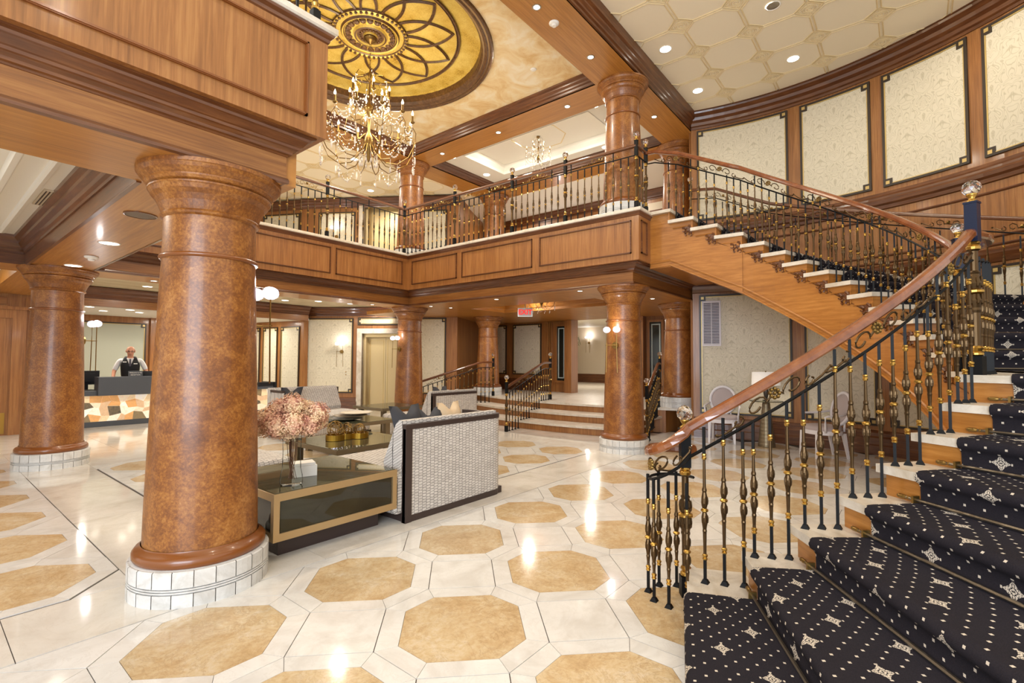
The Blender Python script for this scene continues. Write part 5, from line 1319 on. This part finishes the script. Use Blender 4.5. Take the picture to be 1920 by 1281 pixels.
def sofa(x0, x1, y0, y1, lab, flip=1, arm='right', back_h=.87):
    """back along y0 (flip=1) or y1 (flip=-1); curved dark frame shell round the back and one arm"""
    o = empty('sofa', ((x0+x1)/2, (y0+y1)/2, 0), lab, 'sofa')
    Yb = y0 if flip > 0 else y1; F = lambda d: Yb+flip*d
    def bx(mb, xa, xb, da, db, za, zb_, r=.03): a, b = sorted((F(da), F(db))); return rbox(mb, xa, xb, a, b, za, zb_, r)
    D = abs(y1-y0)
    a, b = sorted((F(.03), F(D-.02))); ob('plinth', MB().box(x0+.02, x1-.02, a, b, 0, .07), DKWOOD, o)
    ob('seat', bx(MB(), x0-.07, x1-.06, .05, D, .07, .44, .04), WEAVE, o, smooth=False)
    # raked back cushion
    m = MB(); vs = []
    for xx in (x0+.0, x1-.10):
        for d, z in ((.05, .44), (.30, .44), (.325, .50), (.15, .86), (.10, .905), (.05, .90)): vs.append((xx, F(d), z))
    m.add(vs, [(0, 1, 2, 3, 4, 5), (11, 10, 9, 8, 7, 6)]+[(i, (i+1) % 6, (i+1) % 6+6, i+6) for i in range(6)]); ob('back_cushion', m, WEAVE, o)
    # shell: outside panel with dark frame, rounded corner into the arm
    rr = .16; path = [(x0, 0)]+[(x1-rr+rr*sin(q), rr-rr*cos(q)) for q in [pi/2*i/6 for i in range(7)]]+[(x1, min(.62, D*.7))]
    if arm == 'left': path = [(x0+x1-x, d) for x, d in path]
    def shell(off, z0, z1, th, mb):
        b0 = len(mb.v); n = len(path)
        for i, (x, d) in enumerate(path):
            pa, pb = path[max(i-1, 0)], path[min(i+1, n-1)]; tx, ty = pb[0]-pa[0], pb[1]-pa[1]; l = sqrt(tx*tx+ty*ty); nx, ny = ty/l, -tx/l
            if arm == 'left': nx, ny = -nx, -ny
            for oo, z in ((off, z0), (off, z1), (off-th, z1), (off-th, z0)): mb.v.append((x+nx*oo, F(d+ny*oo), z))
        for i in range(n-1):
            for j in range(4): mb.f.append((b0+4*i+j, b0+4*i+4+j, b0+4*i+4+(j+1) % 4, b0+4*i+(j+1) % 4)); mb.m.append(0)
        mb.f += [(b0, b0+1, b0+2, b0+3), (b0+4*n-1, b0+4*n-2, b0+4*n-3, b0+4*n-4)]; mb.m += [0, 0]
    m = MB(); shell(0, back_h-.045, back_h, .05, m); shell(-.004, 0, .06, .04, m)
    xa = path[0][0]; a, b = sorted((F(-.004), F(.05))); m.box(min(xa, xa+.07*(1 if arm == 'right' else -1)), max(xa, xa+.07*(1 if arm == 'right' else -1)), a, b, 0, back_h-.04)
    ob('dark_frame', m, DKWOOD, o)
    m = MB(); shell(-.006, .06, back_h-.045, .035, m); ob('shell_panel', m, WEAVE, o)
    return o
sofa(2.84, 4.22, 3.5, 4.72, 'woven fabric sofa nearest the camera, its dark framed back towards the stair')
sofa(5.78, 7.0, 6.42, 7.75, 'woven fabric sofa in the middle distance, dark framed back beside the column')
sofa(4.4, 5.9, 8.3, 9.6, 'woven fabric sofa facing the camera behind the hydrangeas', -1, 'left')
t = empty('bench', (2.1, 5.6, 0), 'pale upholstered backless seat mostly hidden behind the nearest column', 'bench')
ob('seat', rbox(MB(), 1.75, 2.62, 5.05, 6.6, .12, .43, .04), BEIGEFAB if 0 else WEAVE, t); ob('plinth', MB().box(1.8, 2.57, 5.1, 6.55, 0, .12), DKWOOD, t)
# cushions
def cushion(c, w, h, ang, tilt, mat, lab):
    m = MB(); n = 8; vs = []
    for s_ in (1, -1):
        for i in range(n+1):
            for j in range(n+1):
                u, v = i/n*2-1, j/n*2-1; th = .07*(1-u**4)*(1-v**4)
                pin = 1-.10*(1-abs(u))*abs(v)**2-.10*(1-abs(v))*abs(u)**2
                chop = -.10*max(0, 1-abs(u)*2.2)*(v > .6)
                vs.append((u*w/2*pin, s_*th, v*h/2*pin+chop))
    q = (n+1)*(n+1); fs = []
    for s_ in (0, 1):
        for i in range(n):
            for j in range(n): a = s_*q+i*(n+1)+j; fs.append((a, a+n+1, a+n+2, a+1))
    R_ = Matrix.Rotation(ang, 3, 'Z') @ Matrix.Rotation(tilt, 3, 'X')
    m.add([tuple(Vector(c)+R_ @ Vector(p)) for p in vs], fs)
    o = ob('cushion', m, mat, None, loc=c, smooth=True); props(o, lab, 'cushion')
cushion((3.25, 3.98, .79), .42, .42, .1, -.28, DKFAB, 'charcoal cushion peeking over the near sofa back, leftmost of its three')
cushion((3.58, 4.02, .75), .40, .40, -.1, -.28, DKFAB, 'charcoal cushion in the middle behind the near sofa back')
cushion((3.90, 4.02, .78), .40, .42, .15, -.28, BEIGEFAB, 'beige patterned cushion rising behind the near sofa back')
cushion((6.48, 6.96, .76), .40, .40, .1, -.28, DKFAB, 'charcoal cushion on the middle sofa beside the pale one')
cushion((6.80, 6.96, .72), .36, .34, .0, -.28, plain('pale_grey_fabric', 'a9a4a0', .8), 'pale grey cushion at the arm end of the middle sofa')
cushion((4.62, 9.10, .72), .44, .44, .05, .3, DKFAB, 'charcoal cushion with notched top on the sofa facing the camera')
# gold tray of three cylinders and wire orbs
t = empty('gold_tray', (3.66, 5.72, .42), 'brass tray of joined round compartments on the low glass table', 'tray')
for i, (x, y) in enumerate(((3.50, 5.72), (3.66, 5.74), (3.82, 5.66))):
    r = .115; ob('compartment', MB().lathe([(.001, .004), (r, .004), (r, .075), (r-.006, .075), (r-.006, .012), (.001, .012)], (x, y, .42), 24), plain('gold_tray_brass', 'b8923a', .3, .95) if i == 0 else bpy.data.materials['gold_tray_brass'], t, smooth=False)
for i, (x, y, z, r) in enumerate(((3.50, 5.72, .565, .10), (3.68, 5.74, .545, .085), (3.82, 5.66, .535, .075))):
    o = empty('wire_orb', (x, y, z), ('large tangled gold wire orb at the left of the brass tray', 'tangled gold wire orb in the middle of the brass tray', 'small gold wire orb at the right of the brass tray')[i], 'ornament')
    for k in range(9):
        A = Matrix.Rotation(random.uniform(0, pi), 3, 'X') @ Matrix.Rotation(random.uniform(0, pi), 3, 'Y'); q = random.uniform(-.3, .3)*r; rr = sqrt(r*r-q*q)
        ob('wire_loop', MB().tube([tuple(Vector((x, y, z))+A @ Vector((rr*cos(2*pi*j/18), rr*sin(2*pi*j/18), q))) for j in range(18)], .004, 4, closed=True), BRASSD, o)
for i in range(3):
    x, y = 4.42+.12*i, 6.95+.03*i
    props(ob('dish', MB().lathe([(.001, .0), (.12, .002), (.20, .014), (.26, .026), (.262, .031), (.19, .021), (.10, .01), (.001, .008)], (x, y, (.5, .535, .57)[i]), 28), (plain('olive_dish', '4c4a34', .3), plain('taupe_dish', '8d7b60', .4), plain('cream_dish', 'c9bda6', .4))[i], None, loc=(x, y, (.5, .535, .57)[i]), smooth=True), ('dark olive shallow dish at the bottom of the stack on the raised table', 'taupe shallow dish in the middle of the stack on the raised table', 'cream shallow dish on top of the stack on the raised table')[i], 'dish')
# vase with hydrangeas and box
vx, vy = 1.90, 3.70
t = empty('glass_vase', (vx, vy, .49), 'tall clear glass vase flaring at the base on the smoked glass table', 'vase')
ob('vase_body', MB().lathe([(.001, .006), (.074, .004), (.082, .02), (.08, .07), (.068, .12), (.064, .25), (.069, .36), (.076, .40)], (vx, vy, .49), 28), CLEAR, t, smooth=True)
t = empty('hydrangea_bouquet', (vx, vy, .52), 'bunch of dried pink and cream hydrangeas standing in the clear vase', 'flowers')
m = MB()
for i in range(14):
    a = random.uniform(0, 6.28); r0 = random.uniform(.0, .04); r1 = random.uniform(.01, .045); b = a+random.uniform(2, 4)
    ob('stem', MB().tube([(vx+r0*cos(a), vy+r0*sin(a), .535), (vx+r1*cos(b)*.8, vy+r1*sin(b)*.8, .72), (vx+r1*cos(b)*1.3, vy+r1*sin(b)*1.3, .97)], 0.0024, 4), STEM, t)
rv = Vector((.905, -.425, 0)); fv = Vector((.425, .905, 0))
heads = [(-.155, 1.00, 0, .085), (-.085, 1.06, .06, .085), (0, 1.09, .02, .095), (.08, 1.05, .08, .08), (.16, 1.03, .0, .085), (-.10, .95, -.1, .085), (.0, .97, -.13, .095), (.10, .95, -.08, .085), (-.04, 1.02, .14, .08), (.17, .96, .08, .07), (-.17, .93, .05, .07), (.05, .92, .1, .08), (-.03, .91, -.02, .08)]
for hx, hz, hy, hr in heads:
    c = Vector((vx, vy, hz))+rv*hx*1.12+fv*hy; m = MB(); m.ball(c, hr*.72, 8, 6)
    for i in range(620):
        d = Vector((random.gauss(0, 1), random.gauss(0, 1), random.gauss(0, .9))).normalized(); p = c+d*hr*random.uniform(.72, 1.12)
        x = d.cross(Vector((random.random(), random.random(), random.random()))).normalized(); y = d.cross(x); s_ = random.uniform(.006, .011)
        o_ = len(m.v); m.v += [tuple(p-x*s_), tuple(p-y*s_+d*.004), tuple(p+x*s_), tuple(p+y*s_+d*.004)]; m.f.append((o_, o_+1, o_+2, o_+3)); m.m.append(0)
    ob('flower_head', m, PETAL, t)
t = empty('stone_box', (2.13, 3.93, .49), 'lidded pale marble box beside the vase on the display table', 'box')
ax = Vector((.95, -.31, 0))*.085; ay = Vector((.31, .95, 0))*.07
ob('body', MB().obox((2.13, 3.93, .535), ax, ay, (0, 0, .044)), WBOX, t); ob('lid', MB().obox((2.12, 3.935, .59), ax*.98, ay*.98, (0, 0, .010)), WBOX, t)
# conical side table with lamp, oval back chairs
tx, ty = 9.36, 1.93
t = empty('pedestal_table', (tx, ty, 0), 'small round glass topped table on a ribbed bronze cone between the oval back chairs', 'table')
ob('cone_base', MB().lathe([(.001, .0), (.135, .0), (.138, .01)]+[(.135-.078*i/24+(.0035 if i % 2 else 0), .012+.74*i/24) for i in range(25)]+[(.05, .77), (.001, .77)], (tx, ty, 0), 24), CONE, t, smooth=False)
ob('glass_top', MB().lathe([(.001, .77), (.26, .77), (.265, .777), (.26, .785), (.001, .785)], (tx, ty, 0), 32), TINT, t)
t = empty('table_lamp', (tx, ty, .785), 'table lamp with white drum shade and slim dark base beneath the stair', 'lamp')
ob('lamp_base', MB().lathe([(.001, 0), (.06, 0), (.06, .012), (.02, .02), (.03, .06), (.045, .16), (.036, .22), (.02, .26), (.008, .27), (.008, .5)], (tx, ty, .785), 16), plain('dark_bronze_lamp', '3a322d', .35, .4), t, smooth=True)
ob('lamp_shade', MB().lathe([(.225, .265), (.215, .49), (.21, .49), (.22, .265)], (tx, ty, .785), 36), SHADE, t, smooth=True)
ob('shade_diffuser', MB().lathe([(.21, .485), (.001, .487)], (tx, ty, .785), 30), SHADE, t); ob('lamp_finial', MB().ball((tx, ty, 1.287), .012, 8, 5), BRASSD, t)
light('POINT', 'table_lamp_bulb', (tx, ty, 1.16), 4, (1, .93, .82), .04)
def oval_chair(c, ang, lab):
    o = empty('oval_back_chair', (*c, 0), lab, 'chair'); R_ = Matrix.Rotation(ang, 3, 'Z'); C0 = Vector((*c, 0))
    g = lambda x, y, z: tuple(C0+R_ @ Vector((x, y, z)))      # +x is the way the sitter faces
    def part(nm, mb, mat, sm=False): mb.v = [g(*p) for p in mb.v]; return ob(nm, mb, mat, o, smooth=sm)
    m = MB(); n = 20
    out = [(.27*cos(2*pi*i/n)*(1 if cos(2*pi*i/n) > 0 else .9), .29*sin(2*pi*i/n)) for i in range(n)]
    part('seat_rail', MB().prism(out, .36, .42), CHAIRW)
    m = MB()
    for z, k in ((.42, .97), (.455, .99), (.48, .9), (.49, .7)): m.v += [(x*k, y*k, z) for x, y in out]
    for j in range(3):
        for i in range(n): m.f.append((j*n+i, j*n+(i+1) % n, j*n+n+(i+1) % n, j*n+n+i)); m.m.append(0)
    m.f.append(tuple(3*n+i for i in range(n))); m.m.append(0); part('seat_cushion', m, CHAIRF, True)
    for sx, sy in ((.2, .2), (.2, -.2), (-.2, .17), (-.2, -.17)):
        e = .03 if sx > 0 else -.06
        m = MB(); w0, w1 = .026, .014; x1, y1 = sx+e, sy*1.05
        m.add([(sx-w0, sy-w0, .38), (sx+w0, sy-w0, .38), (sx+w0, sy+w0, .38), (sx-w0, sy+w0, .38), (x1-w1, y1-w1, 0), (x1+w1, y1-w1, 0), (x1+w1, y1+w1, 0), (x1-w1, y1+w1, 0)], [(0,1,5,4),(1,2,6,5),(2,3,7,6),(3,0,4,7),(4,5,6,7),(0,3,2,1)]); part('leg', m, CHAIRW)
    bc = (-.28, 0, .735); tl = .22
    def bp(r1, r2, a, d=0): y = r1*cos(a); z = r2*sin(a); return (bc[0]-z*tl+d, y, bc[2]+z)
    part('back_frame', MB().tube([bp(.215, .245, 2*pi*i/28) for i in range(28)], .026, 8, closed=True), CHAIRW, True)
    m = MB()
    for d, k in ((-.018, .9), (-.01, 1.0), (.012, 1.0), (.026, .85), (.032, .5)): m.v += [bp(.195*k, .225*k, 2*pi*i/24, d) for i in range(24)]
    for j in range(4):
        for i in range(24): m.f.append((j*24+i, j*24+(i+1) % 24, j*24+24+(i+1) % 24, j*24+24+i)); m.m.append(0)
    m.f += [tuple(range(24)), tuple(4*24+i for i in range(24))]; m.m += [0, 0]; part('back_pad', m, CHAIRF, True)
    for s_ in (-1, 1):
        part('back_post', MB().tube([(-.23, s_*.14, .40), (-.245, s_*.13, .52), bp(.215, .245, -pi/2+s_*.75)], .016, 6), CHAIRW)
        part('arm', MB().tube([bp(.22, .24, (0 if s_ > 0 else pi)-s_*.2, .0), (-.08, s_*.285, .65), (.1, s_*.29, .645), (.14, s_*.285, .63), (.13, s_*.275, .53), (.12, s_*.26, .40)], .017, 6), CHAIRW, True)
oval_chair((9.38, 2.66), radians(193), 'white oval back armchair left of the lamp, facing the lobby')
oval_chair((8.93, 1.05), radians(128), 'white oval back armchair seen through the stair balusters right of the lamp')
# ---------------------------------------------------------------- reception
def desk(x0, x1, lab, raised):
    o = empty('reception_desk', ((x0+x1)/2, 13.6, 0), lab, 'desk')
    ob('plinth', MB().box(x0, x1, 13.36, 14.0, 0, .11), SLATE, o)
    n = max(1, int((x1-x0)/.9)); 
    for i in range(n): a = x0+(x1-x0)*i/n; ob('backing_slab', MB().box(a+.002, a+(x1-x0)/n-.002, 13.40, 13.9, .11, .66), ONYX, o)
    nx, nz = round((x1-x0)/.16), 4; G = [[(x0+(x1-x0)*i/nx+(random.uniform(-.055, .055) if 0 < i < nx else 0), .11+.55*j/nz+(random.uniform(-.05, .05) if 0 < j < nz else 0)) for j in range(nz+1)] for i in range(nx+1)]
    for i in range(nx):
        for j in range(nz):
            q = [G[i][j], G[i+1][j], G[i+1][j+1], G[i][j+1]]; cx_ = sum(p[0] for p in q)/4; cz_ = sum(p[1] for p in q)/4; q = [(cx_+(a-cx_)*.97, cz_+(b-cz_)*.97) for a, b in q]
            m = MB(); m.add([(a, 13.372, b) for a, b in q]+[(a, 13.40, b) for a, b in q], [(0, 1, 2, 3), (0, 4, 5, 1), (1, 5, 6, 2), (2, 6, 7, 3), (3, 7, 4, 0)])
            ob('agate_stone', m, AGATE, o, loc=(cx_, 13.38, cz_))
    ob('counter', MB().box(x0, x1, 13.32, 14.05, .66, .76), SLATE, o)
    if raised: ob('raised_front', MB().box(raised[0], raised[1], 13.25, 13.62, .66, 1.05), SLATE, o)
    return o
desk(1.9, 3.75, 'reception desk with backlit agate front and dark slate upstand', (2.60, 3.72))
t = desk(5.3, 6.34, 'second agate fronted desk seen between column and hydrangeas', None)
ob('side_frame', MB().box(6.28, 6.36, 13.3, 14.0, 0, .84).box(5.9, 6.3, 13.3, 13.4, .74, .84), BLACK, t)
def monitor(c, w, h, ang, lab, z):
    o = empty('monitor', (*c, z), lab, 'monitor'); R_ = Matrix.Rotation(ang, 3, 'Z'); X = R_ @ Vector((1, 0, 0)); Y = R_ @ Vector((0, 1, 0)); C0 = Vector((*c, z))
    ob('screen_housing', MB().obox(C0+Vector((0, 0, .12+h/2)), X*w/2, Y*.018, (0, 0, h/2)), BLACK, o); ob('rear_bulge', MB().obox(C0+Vector((0, 0, .12+h/2))-Y*.03, X*w*.3, Y*.02, (0, 0, h*.3)), BLACK, o)
    ob('neck', MB().obox(C0+Vector((0, 0, .10)), X*.03, Y*.012, (0, 0, .1)), BLACK, o); ob('foot', MB().obox(C0+Vector((0, 0, .008)), X*.11, Y*.08, (0, 0, .008)), SILVER, o)
monitor((2.50, 13.80), .46, .30, .25, 'black computer monitor on the lower counter left of the raised front', .76)
monitor((5.75, 13.75), .30, .36, .4, 'dark monitor edge on the second desk beside the nearest column', .76)
monitor((3.66, 13.85), .34, .28, -.3, 'black monitor at right of the receptionist, mostly behind the nearest column', .76)
t = empty('desk_sign', (3.26, 13.42, 1.05), 'small dark desk sign with two lines of white lettering', 'sign')
ob('sign_plate', MB().obox((3.27, 13.42, 1.11), (.13, 0, 0), (0, .008, .002), (0, .01, .06)), SLATE, t)
for i, (tx_, sz, zz) in enumerate((('Welcome to the', .034, 1.135), ('RECEPTION', .034, 1.085))):
    cv = bpy.data.curves.new('sign_text', 'FONT'); cv.body = ('Reception Closed', 'Next Counter')[i] if 0 else tx_; cv.size = sz; cv.extrude = .001; cv.align_x = 'CENTER'; cv.align_y = 'CENTER'; cv.materials.append(WHITEP)
    text_obj('lettering', cv, frame_m(Vector((3.27, 13.405, zz)), Vector((1, 0, 0)), Vector((0, -1, 0))), t)
# ---------------------------------------------------------------- receptionist
px_, py_ = 3.36, 14.22
fwd = Vector((-.25, -.97, 0)).normalized(); sd = Vector((fwd.y, -fwd.x, 0))   # sd: the person's right-hand side... image left
def B(s_, f, z): v = Vector((px_, py_, 0))+sd*s_+fwd*f; return Vector((v.x, v.y, z))
def skin_obj(name, verts, edges, radii, mat, parent, lvl=2, root=0):
    me = bpy.data.meshes.new(name); me.from_pydata([tuple(Vector(v)-ORG[parent.name]) for v in verts], edges, []); me.materials.append(mat)
    o = bpy.data.objects.new(name, me); link(o, parent, ORG[parent.name])
    sm = o.modifiers.new('skin', 'SKIN'); sm.use_smooth_shade = True; ss = o.modifiers.new('sub', 'SUBSURF'); ss.levels = ss.render_levels = lvl
    for i, r in enumerate(radii): me.skin_vertices[0].data[i].radius = r if isinstance(r, tuple) else (r, r)
    for i in range(len(verts)): me.skin_vertices[0].data[i].use_root = (i == root)
    return o
per = empty('person', (px_, py_, 0), 'bald man in black vest, white shirt and patterned tie standing behind the desk looking down', 'person')
J = {'pel': B(0, .0, .95), 'wai': B(0, .03, 1.10), 'che': B(0, .09, 1.30), 'nk0': B(0, .14, 1.45), 'nk1': B(0, .19, 1.52), 'hd': B(0, .235, 1.585), 'hd2': B(0, .225, 1.665), 'hd3': B(0, .205, 1.725),
     'shL': B(.19, .10, 1.42), 'elL': B(.29, .10, 1.16), 'wrL': B(.30, .26, .96), 'haL': B(.29, .32, .90), 'shR': B(-.19, .10, 1.42), 'elR': B(-.30, .10, 1.17), 'wrR': B(-.30, .27, .98), 'haR': B(-.28, .34, .93),
     'hpL': B(.10, 0, .90), 'knL': B(.10, .03, .50), 'anL': B(.10, -.02, .09), 'toL': B(.11, .14, .04), 'hpR': B(-.10, 0, .90), 'knR': B(-.10, .03, .50), 'anR': B(-.10, -.02, .09), 'toR': B(-.11, .14, .04)}
K = list(J); ix = {k: i for i, k in enumerate(K)}
ED = [('pel','wai'),('wai','che'),('che','nk0'),('nk0','nk1'),('nk1','hd'),('hd','hd2'),('hd2','hd3'),('che','shL'),('shL','elL'),('elL','wrL'),('wrL','haL'),('che','shR'),('shR','elR'),('elR','wrR'),('wrR','haR'),('pel','hpL'),('hpL','knL'),('knL','anL'),('anL','toL'),('pel','hpR'),('hpR','knR'),('knR','anR'),('anR','toR')]
RD = {'pel': (.15,.11),'wai': (.15,.11),'che': (.16,.11),'nk0': .065,'nk1': .055,'hd': (.072,.085),'hd2': (.085,.098),'hd3': (.06,.07),'shL': .06,'elL': .042,'wrL': .03,'haL': (.036,.018),'shR': .06,'elR': .042,'wrR': .03,'haR': (.036,.018),'hpL': .085,'knL': .055,'anL': .04,'toL': .035,'hpR': .085,'knR': .055,'anR': .04,'toR': .035}
ED += []
V_ = [J[k] for k in K]; E_ = [(ix[a], ix[b]) for a, b in ED]; R_ = [RD[k] for k in K]
# fingers on each hand as short chains from the palm
for s_, h, wr in ((1, 'haL', 'wrL'), (-1, 'haR', 'wrR')):
    d = (J[h]-J[wr]).normalized(); side = d.cross(Vector((0, 0, 1))).normalized()
    for i, l in enumerate((.055, .065, .06, .045)):
        b0 = len(V_); o_ = (i-1.5)*.018
        V_ += [J[h]+side*o_+d*.02, J[h]+side*o_+d*(.02+l*.6), J[h]+side*o_*1.05+d*(.02+l)+Vector((0, 0, -.02))]; E_ += [(ix[h], b0), (b0, b0+1), (b0+1, b0+2)]; R_ += [.011, .009, .008]
    b0 = len(V_); V_ += [J[wr].lerp(J[h], .6)-side*s_*.03, J[h]-side*s_*.045+d*.03]; E_ += [(ix[wr], b0), (b0, b0+1)]; R_ += [.012, .009]
skin_obj('body', V_, E_, R_, SKIN, per, 2)
# face details
hc = J['hd']+Vector((0, 0, .03)); up_ = (Vector((0, 0, 1))*.94+fwd*.28).normalized(); ff = (fwd*.94-Vector((0, 0, 1))*.3).normalized()
Hh = lambda a, b, c: hc+sd*a+ff*b+up_*c
m = MB(); m.ball(Hh(0, .10, -.005), .016, 6, 4, 0, 1, 1.2, 1.5); ob('nose', m, SKIN, per, smooth=True)
for s_ in (-1, 1):
    ob('ear', MB().ball(Hh(s_*.082, -.01, .0), .026, 6, 5, 0, .45, .8, 1.2), SKIN, per, smooth=True); ob('eye', MB().ball(Hh(s_*.032, .083, .028), .011, 6, 4), BLACK, per)
    c = Hh(s_*.034, .098, .024); ob('spectacle_rim', MB().tube([tuple(c+sd*.026*cos(2*pi*i/12)+up_*.018*sin(2*pi*i/12)) for i in range(12)], .0025, 4, closed=True).tube([tuple(Hh(s_*.06, .095, .026)), tuple(Hh(s_*.084, .0, .02))], .0025, 4), BLACK, per)
    ob('hair', MB().ball(Hh(s_*.066, -.045, .0), .036, 7, 5, 0, .6, 1, 1.3), plain('grey_hair', '8d867e', .9) if s_ < 0 else bpy.data.materials['grey_hair'], per, smooth=True)
ob('mouth', MB().tube([tuple(Hh(a, .088-abs(a)*.3, -.052)) for a in (-.025, 0, .025)], .004, 5), plain('lips', '8f5648', .6), per)
# shirt, vest, trousers as slightly larger skins over the same joints
kk = ['pel','wai','che','nk0','shL','elL','shR','elR']; jx = {k: i for i, k in enumerate(kk)}
vv_ = [J[k] for k in kk]; ee = [(jx[a], jx[b]) for a, b in ED if a in jx and b in jx]; rr_ = [(.155,.11),(.155,.11),(.16,.112),.066,.062,.052,.062,.052]
skin_obj('shirt', vv_, ee, rr_, SHIRT, per, 2)
skin_obj('vest', [J['pel'], J['wai'], J['che'], B(0, .11, 1.38), B(.13, .10, 1.42), B(-.13, .10, 1.42)], [(0,1),(1,2),(2,3),(3,4),(3,5)], [(.185,.145),(.185,.145),(.205,.16),(.17,.135),(.075,.09),(.075,.09)], VEST, per, 2)
skin_obj('trousers', [J[k] for k in ('pel','hpL','knL','anL','hpR','knR','anR')], [(0,1),(1,2),(2,3),(0,4),(4,5),(5,6)], [.15,.1,.075,.06,.1,.075,.06], TROUS, per, 2)
m = MB(); m.add([B(-.06, .275, 1.44), B(.06, .275, 1.44), B(.0, .28, 1.26)], [(0, 1, 2)]); m.add([B(-.07, .20, 1.46), B(.07, .20, 1.46), B(.05, .24, 1.42), B(-.05, .24, 1.42)], [(0, 1, 2, 3)]); ob('shirt_front', m, SHIRT, per)
m = MB(); m.add([B(-.016, .285, 1.44), B(.016, .285, 1.44), B(.022, .288, 1.29), B(0, .29, 1.26), B(-.022, .288, 1.29)], [(0, 1, 2, 3, 4)]); ob('tie', m, plain('patterned_tie', '4a4650', .7), per)
for s_ in (-1, 1):
    m = MB(); m.obox(B(s_*.10, .272, 1.37 if s_ > 0 else 1.33), sd*.035, fwd*.004, (0, 0, .010)); ob('name_badge', m, WHITEP, per)
# fern in a hanging planter at the corridor sconce
t = empty('hanging_fern', (13.6, 8.45, 2.05), 'green trailing fern hanging on the corridor wall beyond the lobby doorway', 'plant')
ob('planter', MB().lathe([(.05, 0), (.14, .12), (.13, .12), (.001, .1)], (13.6, 8.45, 1.95), 12), DKWOOD, t); ob('hanger', MB().tube([(13.6, 8.45, 2.05), (13.6, 8.45, 2.95)], .006, 5), IRON, t)
for i in range(46):
    a = random.uniform(0, 6.28); l = random.uniform(.25, .5); hgt = random.uniform(.05, .34); P_l = []
    for k in range(6): q = k/5; P_l.append((13.6+cos(a)*l*.55*q, 8.45+sin(a)*l*.55*q, 2.07+hgt*sin(pi*q*.62)*1.2-q*q*random.uniform(.2, .4)))
    m = MB()
    for k in range(1, 6):
        p = Vector(P_l[k]); d = (p-Vector(P_l[k-1])).normalized(); s2 = d.cross(Vector((0, 0, 1))).normalized()*.05*(1.2-k/6); m.add([p, p-d*.05+s2, p-d*.08, p-d*.05-s2], [(0, 1, 2, 3)])
    m.tube(P_l, .004, 3); ob('frond', m, GREEN, t)
